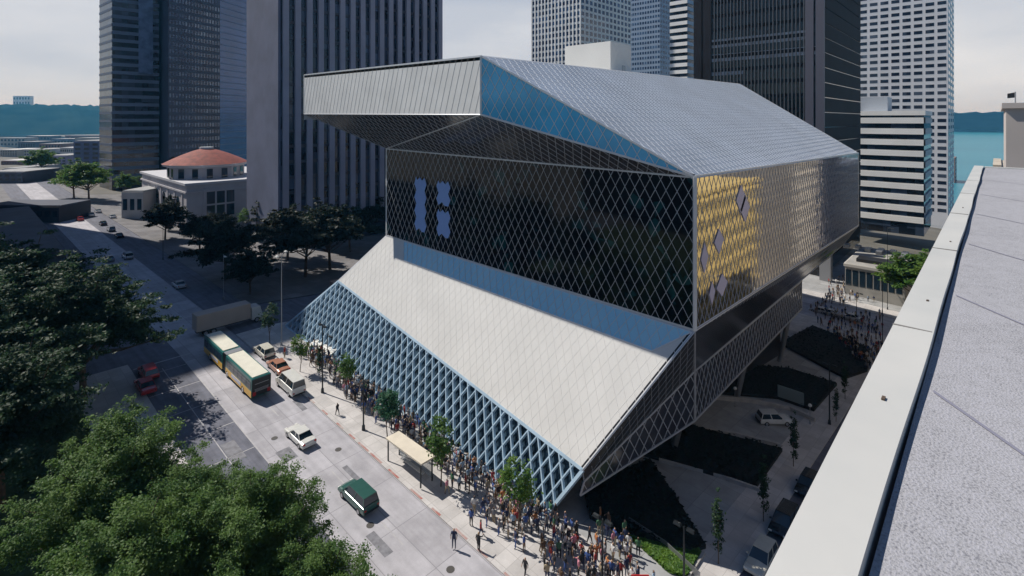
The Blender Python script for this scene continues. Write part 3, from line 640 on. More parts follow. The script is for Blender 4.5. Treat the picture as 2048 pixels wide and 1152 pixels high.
for i in range(8):
    for s in (-.5, .5):
        a0_ = math.pi/8+2*math.pi*i/8; a1_ = a0_+2*math.pi/8
        p0_ = Vector((math.cos(a0_), math.sin(a0_), 0))*Rr*.92; p1_ = Vector((math.cos(a1_), math.sin(a1_), 0))*Rr*.92
        o_ = Vector((cx, cy, 0)); out = (p0_+p1_).normalized()
        if out.dot(CAM-o_) < 0: continue
        m_ = o_+p0_.lerp(p1_, .5+s*.5)+out*.05; du = (p1_-p0_).normalized()*1.0; h = (ze-ztop)
        MB().hexa([m_-du+Vector((0, 0, ztop+.9)), m_+du+Vector((0, 0, ztop+.9)), m_+du+Vector((0, 0, ze-1.5)), m_-du+Vector((0, 0, ze-1.5))], [m_-du+out*.1+Vector((0, 0, ztop+.9)), m_+du+out*.1+Vector((0, 0, ztop+.9)), m_+du+out*.1+Vector((0, 0, ze-1.5)), m_-du+out*.1+Vector((0, 0, ze-1.5))]).build('drum_window', M['car_glass'], ch)
# small annex left of church + far town
def simple(name, label, u0, u1, vt, d, col, nr=4, nc=6, zb=None, dep=25, roof=None, m=None, bandsm=None):
    c = at(u0, d); e_ = at(u1, d); z1 = CZ-(vt-HY)*d/FPX; a = Vector(c); bq = Vector(e_); n = Vector(FW.xy)*dep
    z0 = gz(*c)-2
    mm = m or mat(name+'_wall', col, .8, var=.15, scale=.1)
    r = tower(name, label, 'building', ([tuple(a), tuple(bq), tuple(bq+n), tuple(a+n)], z0, z1), mm)
    MB().prism([tuple(a+n*.04), tuple(bq+n*.04), tuple(bq+n), tuple(a+n)], z1, z1+.5).build('roof', roof or M['plaza'], r)
    out = -FW
    windows(r, wgrid(c, e_, z0+3, z1-.5, nc, nr, .6, .5, out), M['car_glass'], 60)
    return r
simple('church_annex', 'low pale building between the street trees and the church', 243, 286, 384, 195, (.42, .4, .38), 1, 3, dep=14)
simple('blue_office', 'blue grey six storey office with a flat pale roof beside the dark tower', 147, 199, 283, 330, (.10, .14, .25), 8, 3)
simple('blue_office_annex', 'low lilac block in front of the blue grey office', 88, 132, 312, 420, (.25, .24, .36), 4, 5)
simple('far_tower_block', 'pair of pale apartment slabs standing on the far hill', 26, 60, 192, 3350, (.8, .8, .82), 8, 6)
simple('left_edge_building', 'low dark building at the left edge with a pale roof', -30, 45, 345, 300, (.08, .09, .12), 2, 6)
simple('avenue_corner_building', 'dark low building on the far corner left of the avenue', -40, 118, 414, 185, (.03, .035, .05), 1, 10, dep=14, roof=mat('dark_roof', (.05, .06, .09), .8))
kinds = [('brick warehouse', (.22, .14, .13)), ('pale concrete block', (.38, .38, .40)), ('slate blue office', (.14, .17, .24)), ('cream low block', (.42, .38, .33)), ('dark grey shed', (.10, .11, .14))]
spots = [(2, 40, 322, 480), (48, 84, 300, 620), (60, 100, 322, 520), (0, 34, 300, 700), (36, 70, 284, 950), (78, 120, 288, 820), (120, 150, 296, 560), (102, 146, 278, 1200), (0, 50, 276, 1400), (52, 100, 272, 1600), (130, 198, 271, 1500), (4, 30, 338, 380), (90, 132, 306, 640), (150, 198, 276, 1100), (60, 90, 330, 430)]
pos = ['nearest the left edge', 'in the middle of the flats', 'left of the tree row', 'at the far left edge', 'toward the hill foot', 'right of centre in the flats', 'beside the blue grey office', 'low on the right of the flats', 'under the hill at the left edge', 'under the hill in the middle', 'under the hill by the dark tower', 'by the bright street end', 'behind the lilac block', 'behind the blue grey office', 'over the sunlit street end']
for i, (u0, u1, vt, d) in enumerate(spots):
    k = kinds[i % 5]
    c = at(u0, d); 
    simple('town_block', f'{k[0]} {pos[i]}', u0, u1, vt, d, k[1], 3 if d < 900 else 2, 7, dep=40, roof=M['mesh_white'] if i % 3 == 0 else None)
# low buildings on the lower avenue
def block(name, label, x0, x1, y0, y1, z1, m, cat='building', z0=None):
    r = tower(name, label, cat, ([(x0, y0), (x1, y0), (x1, y1), (x0, y1)], gz(x1, y0)-3 if z0 is None else z0, z1), m); return r
bA = PG(1690, 560); 
low = mat('low_concrete', (.34, .33, .31), .8, var=.15, scale=.3)
xl = 172.0; pa = P(1690, 490, X=xl); pz = P(1806, 520, X=xl)
r = block('low_bank_building', 'low flat roofed concrete pavilion in front of the white banded mid rise', xl, xl+26, P(1810, 500, X=xl).y, pa.y, -2.5, low)
MB().box(xl+4, xl+9, pz.y+2, pa.y-2, -2.45, -1.6).build('roof_light', M['black'], r)
MB().box(xl-.4, xl+26, pz.y-.3, pa.y+.3, -3.3, -2.55).build('roof_fascia', mat('fascia_pale', (.5, .48, .44), .7), r)
for k in range(6): MB().box(xl+12+rnd.uniform(0, 10), xl+14+rnd.uniform(8, 10), pz.y+1+k*3, pz.y+2.5+k*3, -2.4, -1.5).build('roof_unit', M['metal_grey'], r)
windows(r, wgrid((xl, pa.y), (xl, pz.y), -9, -3.6, 8, 1, .8, .8, SX), M['car_glass'])
# ================================================================== trees
def leaf_mesh(name, m, lobes, clumps, per, size, seed, rc=1.0, flat=.35, shell=.55):
    g = np.random.default_rng(seed); lob = np.array(lobes, float); vol = lob[:, 3]*lob[:, 4]*lob[:, 5]; idx = g.choice(len(lob), clumps, p=vol/vol.sum())
    d = g.normal(size=(clumps, 3)); d /= np.linalg.norm(d, axis=1)[:, None]
    rad = shell+(1-shell)*g.random((clumps, 1))**.6
    cc = lob[idx, :3]+d*lob[idx, 3:]*rad
    rr_ = rc*(.6+.8*g.random(clumps))
    n = clumps*per; ci = np.repeat(np.arange(clumps), per)
    p = cc[ci]+g.normal(size=(n, 3))*np.stack([rr_[ci]*.55, rr_[ci]*.55, rr_[ci]*flat], 1)
    nr = g.normal(size=(n, 3))*.65+d[ci]*.45; nr[:, 2] += .75; nr /= np.linalg.norm(nr, axis=1)[:, None]
    t = np.cross(nr, g.normal(size=(n, 3))); t /= np.linalg.norm(t, axis=1)[:, None]; bq = np.cross(nr, t)
    s = (size*(.6+.8*g.random((n, 1))))
    V = np.stack([p+t*s, p+bq*s*.55, p-t*s, p-bq*s*.55], 1).reshape(-1, 3)
    me = bpy.data.meshes.new(name); me.vertices.add(4*n); me.vertices.foreach_set('co', V.astype(np.float32).ravel())
    me.loops.add(4*n); me.loops.foreach_set('vertex_index', np.arange(4*n, dtype=np.int32)); me.polygons.add(n)
    me.polygons.foreach_set('loop_start', np.arange(0, 4*n, 4, dtype=np.int32)); me.polygons.foreach_set('loop_total', np.full(n, 4, dtype=np.int32))
    me.update(); me.materials.append(m); return me, cc
def spray_mesh(name, m, seed, hc, R_, nb, per, size, z0=4.0, up=1.15, flat=.16, rc=.9):
    g = np.random.default_rng(seed); C = []; Rc = []; D = []; tips = []
    for b in range(nb):
        az = g.uniform(0, 2*np.pi); el = np.arcsin(g.uniform(-.15, 1)); d = np.array([np.cos(az)*np.cos(el), np.sin(az)*np.cos(el), np.sin(el)*up])
        Lb_ = R_*g.uniform(.62, 1.12)*(1+.16*np.sin(3*az+seed)+.1*np.sin(5*az)); o = np.array([0, 0, hc*.62+g.uniform(-.5, 1.5)])
        tip = o+d*Lb_; tip[2] -= .06*Lb_*np.cos(el)*2; tips.append(tip)
        for t in np.linspace(.38, 1.02, 7):
            C.append(o+(tip-o)*t+g.normal(size=3)*np.array([.45, .45, .18])*R_*.14); Rc.append(rc*(1.25-.6*t)*g.uniform(.7, 1.2)); D.append(d)
    C = np.array(C); Rc = np.array(Rc); D = np.array(D); n = len(C)*per; ci = np.repeat(np.arange(len(C)), per)
    p = C[ci]+g.normal(size=(n, 3))*np.stack([Rc[ci]*.5, Rc[ci]*.5, Rc[ci]*flat], 1)
    nr = g.normal(size=(n, 3))*.55+D[ci]*.35; nr[:, 2] += .8; nr /= np.linalg.norm(nr, axis=1)[:, None]
    t = np.cross(nr, g.normal(size=(n, 3))); t /= np.linalg.norm(t, axis=1)[:, None]; bq = np.cross(nr, t); s = size*(.55+.9*g.random((n, 1)))
    V = np.stack([p+t*s, p+bq*s*.5, p-t*s, p-bq*s*.5], 1).reshape(-1, 3)
    me = bpy.data.meshes.new(name); me.vertices.add(4*n); me.vertices.foreach_set('co', V.astype(np.float32).ravel())
    me.loops.add(4*n); me.loops.foreach_set('vertex_index', np.arange(4*n, dtype=np.int32)); me.polygons.add(n)
    me.polygons.foreach_set('loop_start', np.arange(0, 4*n, 4, dtype=np.int32)); me.polygons.foreach_set('loop_total', np.full(n, 4, dtype=np.int32))
    me.update(); me.materials.append(m); return me, tips
def spray_kind(key, m, seed, hc, R_, nb, per, size, h, r0, tm=None, **k):
    me, tips = spray_mesh('crown', m, seed, hc, R_, nb, per, size, **k)
    o = trunk_mesh(h, r0, [tuple(c) for c in tips], seed, min(nb, 34)).build('trunk', tm or M['brown']); tme = o.data; bpy.data.objects.remove(o); TREES[key] = (me, tme)
def trunk_mesh(h, r0, tips, seed, limbs=8):
    rr_ = random.Random(seed); b = MB(); lean = (rr_.uniform(-.3, .3), rr_.uniform(-.3, .3))
    b.tube([(0, 0, -.3), (0, 0, 0), (lean[0]*.4, lean[1]*.4, h*.35), (lean[0], lean[1], h*.7)], [r0*1.3, r0, r0*.75, r0*.4], 8)
    for t in rr_.sample(list(tips), min(limbs, len(tips))):
        z = h*rr_.uniform(.3, .65); a = Vector((lean[0]*.5, lean[1]*.5, z)); c = Vector(t); mid = a.lerp(c, .5)+Vector((0, 0, -h*.03))
        b.tube([a, mid, c], [r0*.4, r0*.22, r0*.06], 5)
    return b
TREES = {}
def tree_kind(key, m, lobes, clumps, per, size, seed, h, r0, rc=1.0, flat=.35, shell=.55, limbs=9, tm=None):
    me, cc = leaf_mesh('crown', m, lobes, clumps, per, size, seed, rc, flat, shell)
    b = trunk_mesh(h, r0, [tuple(c) for c in cc[:60]], seed, limbs)
    o = b.build('trunk', tm or M['brown']); tme = o.data; bpy.data.objects.remove(o); TREES[key] = (me, tme)
def tree(key, name, label, loc, rz=0, s=1, group=None, crown_mat=None):
    r = empty(name, loc, rz, label=label, cat='tree', group=group); r.scale = (s, s, s)
    for nm, me in (('crown', TREES[key][0]), ('trunk', TREES[key][1])):
        o = bpy.data.objects.new(nm, me); COL.objects.link(o); o.parent = r
        if nm == 'crown' and crown_mat:
            o.material_slots[0].link = 'OBJECT'; o.material_slots[0].material = crown_mat
    return r
big = [(0, 0, 11, 6, 6, 4.5), (3.5, 1.5, 9.5, 4.5, 4.5, 3), (-3.5, -2, 9.5, 4.5, 4.5, 3), (1, -4, 10, 4, 4, 3), (-1, 4, 9, 4.5, 4, 3.2), (0, 0, 14, 3.6, 3.6, 2.6), (-4, 3, 7, 3, 3, 2), (4.5, -3, 7.4, 3.2, 3, 2)]
spray_kind('big_a', M['leaf_dark'], 11, 12, 7.6, 120, 95, .19, 12, .4, flat=.13, rc=1.35, up=1.05)
spray_kind('big_b', M['leaf_mid'], 12, 12, 7.4, 150, 135, .12, 12, .4, flat=.25, rc=1.1, up=1.05)
spray_kind('big_c', M['leaf_mid'], 29, 11, 7.8, 120, 150, .12, 12, .4, flat=.25, rc=1.15, up=.9)
med = [(0, 0, 6.2, 3, 3, 2.6), (1.3, .8, 5.4, 2.2, 2.2, 1.8), (-1.4, -.8, 5.2, 2.2, 2.2, 1.8), (0, -1, 7.8, 1.8, 1.8, 1.6)]
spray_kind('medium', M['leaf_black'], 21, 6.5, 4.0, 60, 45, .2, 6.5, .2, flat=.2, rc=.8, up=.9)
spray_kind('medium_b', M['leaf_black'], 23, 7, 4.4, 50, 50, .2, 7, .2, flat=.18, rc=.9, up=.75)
small = [(0, 0, 3.9, 1.15, 1.15, 1.2), (.3, .3, 4.8, .8, .8, .9), (-.3, -.2, 3.2, .9, .9, .6)]
tree_kind('young', M['leaf_bright'], small, 55, 22, .13, 31, 4.2, .06, .42, .3, .3, 8)
tree_kind('young_full', M['leaf_blue'], [(0, 0, 4.0, 1.3, 1.3, 1.5), (0, .2, 5, .9, .9, .8)], 90, 32, .13, 32, 4.4, .07, .42, .3, .4, 8)
slim = [(0, 0, 3.8, .45, .45, 2.6), (.1, 0, 6, .3, .3, 1.2)]
tree_kind('slim', M['leaf_dark'], slim, 50, 22, .11, 33, 6, .05, .25, .5, .2, 8)
colm = [(0, 0, 4.5, 1.5, 1.5, 4.2), (0, 0, 8, .9, .9, 2)]
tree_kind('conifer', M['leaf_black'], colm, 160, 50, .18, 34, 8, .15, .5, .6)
def tg(x, y): return (x, y, gz(x, y)+.1)
# big park trees, left
for x, y, s, rz, key, lab in ((9.0, 54.5, .82, .4, 'big_b', 'large light green tree filling the lower left foreground'),
        (3.0, 70, 1.0, 2.0, 'big_a', 'dark tree at the left edge behind the light green foreground tree'),
        (13.2, 50, .72, 1.1, 'big_c', 'green tree crown at the bottom centre beside the road'),
        (15.4, 42, .74, 5.1, 'big_b', 'green tree crown below the shaded asphalt lane'),
        (16.4, 35.5, .66, 2.1, 'big_c', 'small green tree crown at the bottom edge nearest the road'),
        (7, 44, .85, 3, 'big_c', 'green tree in the bottom left corner'),
        (11.5, 88, 1.12, .2, 'big_a', 'very dark spreading tree left of the bus crossing'),
        (3, 84, 1.2, 4.2, 'big_a', 'dark tree at the left edge in front of the crossing'),
        (5, 104, 1.25, 1.2, 'big_a', 'dark tree left behind the others at the park corner')):
    tree(key, 'park_tree', lab, tg(x, y), rz, s, 'large trees east of the avenue')
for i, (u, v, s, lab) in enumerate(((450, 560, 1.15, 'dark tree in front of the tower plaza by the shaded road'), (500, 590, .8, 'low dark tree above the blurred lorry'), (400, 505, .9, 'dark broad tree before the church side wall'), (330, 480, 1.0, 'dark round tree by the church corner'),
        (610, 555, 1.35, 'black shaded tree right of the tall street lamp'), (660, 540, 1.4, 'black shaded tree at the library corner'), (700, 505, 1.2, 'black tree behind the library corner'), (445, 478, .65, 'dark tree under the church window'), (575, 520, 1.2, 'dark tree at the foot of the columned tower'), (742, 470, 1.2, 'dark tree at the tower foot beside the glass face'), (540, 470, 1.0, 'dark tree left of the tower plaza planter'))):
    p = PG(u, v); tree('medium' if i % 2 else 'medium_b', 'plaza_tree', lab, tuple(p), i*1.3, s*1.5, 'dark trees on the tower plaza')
p = PG(338, 462); tree('conifer', 'columnar_tree', 'narrow dark conifer against the church wall', tuple(p), 0, 1.2)
p = PG(313, 385); tree('conifer', 'conifer_tree', 'dark pointed conifer left of the red dome', (p.x+8, p.y, p.z+4), 2, 1.5)
for i, (u, v, s, lab) in enumerate(((148, 396, 2.0, 'bright tree left of the dark tower at the street end'), (178, 402, 2.2, 'bright round tree beside the far street'), (252, 392, 1.4, 'small bright tree beside the church annex'), (82, 352, 2.2, 'far bright tree among the low blocks'))):
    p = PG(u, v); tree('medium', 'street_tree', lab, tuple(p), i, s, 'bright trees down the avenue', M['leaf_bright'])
p = PG(487, 470); tree('young', 'planter_tree', 'small bright tree in the round plaza planter', (p.x, p.y, p.z+1), 0, 1.4)
p = PG(1830, 590); tree('medium', 'corner_tree', 'bright green full tree on the lower avenue at the parapet', (170, p.y*170/p.x, gz(170, 20)), 2, 1.9, None, M['leaf_bright'])
for i, (u, v, key, s, lab, cm_) in enumerate(((540, 690, 'young', 1.15, 'thin street tree nearest the crossing left of the parked car', 'leaf_dark'), (600, 745, 'young', .95, 'small green street tree beside the white van', None), (693, 800, 'young', 1.1, 'yellowish street tree over the first crowd', None),
        (775, 880, 'young_full', 1.0, 'round blue green street tree left of the bus shelter', None), (882, 975, 'young', 1.25, 'yellow green street tree right of the bus shelter', None), (1035, 1075, 'young', 1.3, 'light green street tree before the lattice tip', None), (640, 760, 'slim', .8, 'slim sapling at the first lamp post', None))):
    p = PG(u, v); tree(key, 'pavement_tree', lab, (min(max(p.x, 33.6), 38.5), p.y, gz(p.x, p.y)+.13), i*1.7, s, 'young trees along the library pavement', M[cm_] if cm_ else (M['leaf_mid'] if i in (2, 4) else None))
for i, (u, v, s, lab) in enumerate(((1587, 935, 1.0, 'slim dark tree beside the side street ramp'), (1527, 1045, 1.0, 'slim dark tree above the parked dark car'), (1437, 1130, 1.0, 'slim green tree at the corner of the lawn'), (1690, 800, .9, 'slim dark tree far down the side street'), (1672, 845, .8, 'slim dark tree by the tall lamp post'))):
    p = PG(u, v); tree('slim', 'slim_tree', lab, tuple(p), i, s, 'slim trees on the side street')
# ================================================================== planting beds, ramps
def bed(name, px, h, m, lab, leaves=True, mt=None):
    pts = [PG(*q) for q in px]; b = MB(); b.hexa([(p.x, p.y, p.z+.05) for p in pts], [(p.x, p.y, p.z+h) for p in pts])
    o = b.build(name, m, label=lab, cat='planting bed'); return o
dk = mat('bed_shade', (.012, .014, .014), .95, var=.4, scale=2)  # deep shade on the beds put into a near-black colour
def gcover(name, px, m, n, lab, hh_=.35, size=.16):
    pts = [PG(*q) for q in px]; g = random.Random(5); b = MB(); xs0 = [p.x for p in pts]; ys0 = [p.y for p in pts]
    poly = [(p.x, p.y) for p in pts]; k = 0
    def inside(x, y):
        c = False; j = len(poly)-1
        for i in range(len(poly)):
            if (poly[i][1] > y) != (poly[j][1] > y) and x < (poly[j][0]-poly[i][0])*(y-poly[i][1])/(poly[j][1]-poly[i][1])+poly[i][0]: c = not c
            j = i
        return c
    while k < n:
        x = g.uniform(min(xs0), max(xs0)); y = g.uniform(min(ys0), max(ys0))
        if not inside(x, y): continue
        k += 1; z = gz(x, y)+.15+g.random()**.7*hh_; a = g.uniform(0, 6.3); s = size*g.uniform(.6, 1.4); t = Vector((math.cos(a), math.sin(a), g.uniform(-.5, .5)))*s; q = Vector((-math.sin(a), math.cos(a), g.uniform(-.6, .6)))*s*.6; c = Vector((x, y, z))
        b.poly([c+t, c+q, c-t, c-q])
    b.build(name, m, label=lab, kind='stuff')
lawn = [(1292, 1078), (1400, 1112), (1375, 1152), (1420, 1200), (1330, 1180), (1270, 1120)]
gcover('hedge', [(1255, 1075), (1330, 1085), (1402, 1108), (1372, 1160), (1340, 1150)], M['hedge'], 9000, 'bright green ground cover')
beds = [([(1168, 985), (1300, 925), (1340, 985), (1412, 1100), (1380, 1110), (1255, 1078), (1180, 1040)], 'black shaded bed under the lattice tip'),
        ([(1278, 912), (1378, 857), (1565, 905), (1514, 978)], 'black shaded bed between the two pale ramps'),
        ([(1440, 790), (1500, 735), (1580, 742), (1674, 772), (1628, 825), (1556, 800)], 'black shaded bed beyond the ramp'),
        ([(1560, 690), (1625, 655), (1740, 700), (1735, 745), (1690, 760)], 'black shaded bed farthest down the side street')]
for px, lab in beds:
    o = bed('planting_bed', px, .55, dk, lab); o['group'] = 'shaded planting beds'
    gcover('ground_cover', px, M['hedge_shade'], 2600, 'dark shrubs', .7, .22)
p = [PG(1556, 800), PG(1608, 818)]
bd = empty('billboard_panel', tuple(p[0]), label='plain grey green panel standing on the bed beside the ramp', cat='panel')
a, c = p; d = c-a
MB().hexa([(0, 0, .3), (d.x, d.y, .3+d.z), (d.x+.1, d.y+.1, .3+d.z), (.1, .1, .3)], [(0, 0, 2.4), (d.x, d.y, 2.4+d.z), (d.x+.1, d.y+.1, 2.4+d.z), (.1, .1, 2.4)]).build('panel', mat('panel_green', (.22, .27, .27), .6), bd)
for t in (.1, .9): MB().cyl((d.x*t+.05, d.y*t+.05, d.z*t), .05, .6, 6).build('leg', M['metal_dark'], bd)
def wallpx(name, px, h, w, m, lab, cat='wall'):
    pts = [PG(*q) for q in px]; b = MB()
    for a, c in zip(pts, pts[1:]):
        n = (c-a); n = Vector((-n.y, n.x, 0)).normalized()*w/2
        b.hexa([a-n-Vector((0, 0, .3)), c-n-Vector((0, 0, .3)), c+n-Vector((0, 0, .3)), a+n-Vector((0, 0, .3))], [a-n+Vector((0, 0, h)), c-n+Vector((0, 0, h)), c+n+Vector((0, 0, h)), a+n+Vector((0, 0, h))])
    return b.build(name, m, label=lab, cat=cat)
wallpx('retaining_wall', [(1318, 925), (1420, 950), (1520, 985)], .5, .25, M['kerb'], 'low concrete wall between the black bed and the near pale ramp')
wallpx('ramp_wall', [(1430, 800), (1500, 806), (1580, 822), (1630, 845)], .7, .3, M['kerb'], 'curved pale wall behind the white car on the ramp')
wallpx('bed_wall', [(1385, 860), (1470, 872), (1560, 895)], .5, .3, M['kerb'], 'low wall edging the ramp in front of the white car')
wallpx('lawn_rail', [(1258, 1052), (1330, 1100), (1400, 1165)], .9, .06, M['metal_grey'], 'thin metal rail along the bright green planting', 'rail')
wallpx('lawn_wall', [(1376, 1160), (1408, 1110)], .35, .25, M['kerb'], 'low kerb at the right of the bright green planting')
# round planter + stair on the tower plaza
pp = PG(487, 478); pl_ = empty('planter', tuple(pp), label='pale round planter on the tower plaza', cat='planter')
MB().cyl((0, 0, 0), 7.0, .8, 28).build('bowl', M['kerb'], pl_); MB().cyl((0, 0, .8), 6.4, .06, 28).build('soil', M['plaza'], pl_)
pw_ = PG(560, 500)
r = block('plaza_terrace', 'low concrete terrace wall below the church trees', pp.x+1, pp.x+40, pp.y-10, pp.y-5, gz(pp.x, pp.y)+1.6, low, 'wall')
MB().box(pp.x+1, pp.x+40, pp.y-10.2, pp.y-9.9, gz(pp.x, pp.y)+1.6, gz(pp.x, pp.y)+2.1).build('rail', M['metal_grey'], r)
# steps under the open lattice (left end)
stp = PG(672, 700); s_ = MB()
for k in range(8): s_.box(38.2+k*.38, 38.6+k*.38+.2, stp.y-3.2, stp.y+3.2, gz(38, stp.y), gz(38, stp.y)+.13+.16*k)
s_.build('entrance_steps', M['lamp_white'], label='pale entrance steps at the foot of the lattice', cat='steps')
# bus shelter
q = PG(845, 965)
sh_ = empty('bus_shelter', (34.1, q.y+2.2, gz(34.1, q.y+2)+.13), label='bus shelter with a flat cream roof on the library pavement', cat='bus shelter')
MB().box(-.9, .9, -3.3, 3.3, 2.55, 2.72).build('roof', mat('shelter_roof', (.62, .56, .46), .7, var=.06, scale=1), sh_)
for x in (-.75, .75):
    for y in (-3, 3): MB().box(x-.06, x+.06, y-.06, y+.06, 0, 2.55).build('post', M['metal_dark'], sh_)
MB().box(.7, .74, -2.9, 2.9, .3, 2.2).build('glass_panel', mat('shelter_glass', (.3, .35, .38), .1, alpha=.4), sh_)
MB().box(.2, .6, -2, 2, .42, .5).build('bench', M['metal_grey'], sh_)
# ================================================================== lamps and poles
def lamp(name, label, loc, h, arms, head, m, group=None, r=.09, rz=0):
    o = empty(name, loc, rz, label=label, cat='street lamp', group=group)
    MB().tube([(0, 0, 0), (0, 0, .6), (0, 0, .7), (0, 0, h)], [r*2.2, r*1.8, r, r*.7], 10).build('pole', m, o)
    for a in arms:
        e_ = Vector((a[0], a[1], a[2])); MB().tube([(0, 0, h-.3), (e_.x*.6, e_.y*.6, e_.z+.12), e_], .04, 6).build('arm', m, o)
        b = MB()
        if head == 'globe':
            for k in range(5): pass
            b.tube([e_+Vector((0, 0, -.25)), e_+Vector((0, 0, -.1)), e_+Vector((0, 0, .1)), e_+Vector((0, 0, .25))], [.08, .24, .24, .06], 10)
        else: b.hexa([e_+Vector((-.2, -.35, -.12)), e_+Vector((.2, -.35, -.12)), e_+Vector((.2, .35, -.12)), e_+Vector((-.2, .35, -.12))], [e_+Vector((-.12, -.3, .06)), e_+Vector((.12, -.3, .06)), e_+Vector((.12, .3, .06)), e_+Vector((-.12, .3, .06))])
        b.build('lamp_head', M['lamp_white'] if m != M['metal_dark'] or head == 'globe' else M['metal_dark'], o)
    return o
def L_(u, v): p = PG(u, v); return (p.x, p.y, p.z+.1)
def htop(u, vb, vt): p = PG(u, vb); d = FW.dot(Vector((p.x, p.y, 0))); return (vb-vt)*d/FPX
lamp('tall_street_lamp', 'tall pale street lamp with bright twin heads near the crossing', L_(563, 692), htop(563, 692, 512), [(-.7, 0, htop(563, 692, 512)), (.7, 0, htop(563, 692, 505))], 'box', M['metal_grey'])
for u, vb, vt, lab in ((645, 787, 652, 'black lamp post with arms beside the first crowd'), (727, 862, 760, 'short black lamp post standing in the pavement crowd'), (1205, 1175, 1040, 'black lamp post in the corner crowd at the bottom'), (1368, 1175, 1055, 'black lamp post beside the bright green planting'), (1659, 850, 730, 'black lamp post on the side street beyond the white car')):
    lamp('black_lamp_post', lab, L_(u, vb), htop(u, vb, vt), [(0, -.6, htop(u, vb, vt)), (0, .6, htop(u, vb, vt))], 'box', M['metal_dark'], 'black lamp posts around the library', .1)
for u, vb, vt, lab in ((447, 600, 510, 'thin grey pole between the dark plaza trees'), (326, 520, 450, 'thin pole on the shaded avenue pavement'), (1765, 700, 560, 'tall thin pole at the lower corner crowd'), (1713, 640, 585, 'short dark pole in the lower corner crowd'), (1816, 605, 545, 'grey pole beside the corner tree'), (1775, 620, 455, 'tall thin mast before the low pavilion'), (655, 715, 668, 'short pole by the entrance crowd')):
    lamp('signal_pole', lab, L_(u, vb), htop(u, vb, vt), [(0, -1.0, htop(u, vb, vt)-.2)], 'box', M['metal_dark'] if 'grey' not in lab else M['metal_grey'], 'thin poles around the crossings', .07)
for u, vb, vt, lab in ((1620, 850, 812, 'white globe lamp beside the white car ramp'), (1470, 815, 778, 'white globe lamp at the foot of the dark wall'), (1434, 1085, 1018, 'white globe lamp at the lawn corner')):
    h = htop(u, vb, vt); lamp('globe_lamp', lab, L_(u, vb), h, [(0, 0, h)], 'globe', M['metal_grey'], 'globe lamps on the forecourt', .05)
# ================================================================== vehicles
def paint(n, c): return mat('paint_'+n, c, .25, .1, coat=.6, var=.04, scale=2)
PAINT = {'white': paint('white', (.68, .68, .65)), 'silver': paint('silver', (.5, .52, .54)), 'green': paint('green', (.03, .10, .085)), 'red': paint('red', (.42, .03, .03)), 'black': paint('black', (.012, .014, .02)),
         'blue': paint('blue', (.03, .07, .2)), 'cream': paint('cream', (.62, .6, .52)), 'grey': paint('grey', (.2, .21, .24)), 'orange': paint('orange', (.42, .2, .13))}
redl = mat('tail_red', (.35, .01, .01), .3); headl = mat('head_white', (.8, .8, .75), .2)
def wheels(o, ys, hw, r=.33, w=.22):
    for y in ys:
        for s in (-1, 1):
            t = MB().cyl((s*hw-(w if s > 0 else 0), y, r), r, w, 14, axis='x').build('wheel', M['tyre'], o)
            MB().cyl((s*hw-(0 if s > 0 else .02), y, r), r*.6, .02, 10, axis='x').build('rim', M['rim'], t)
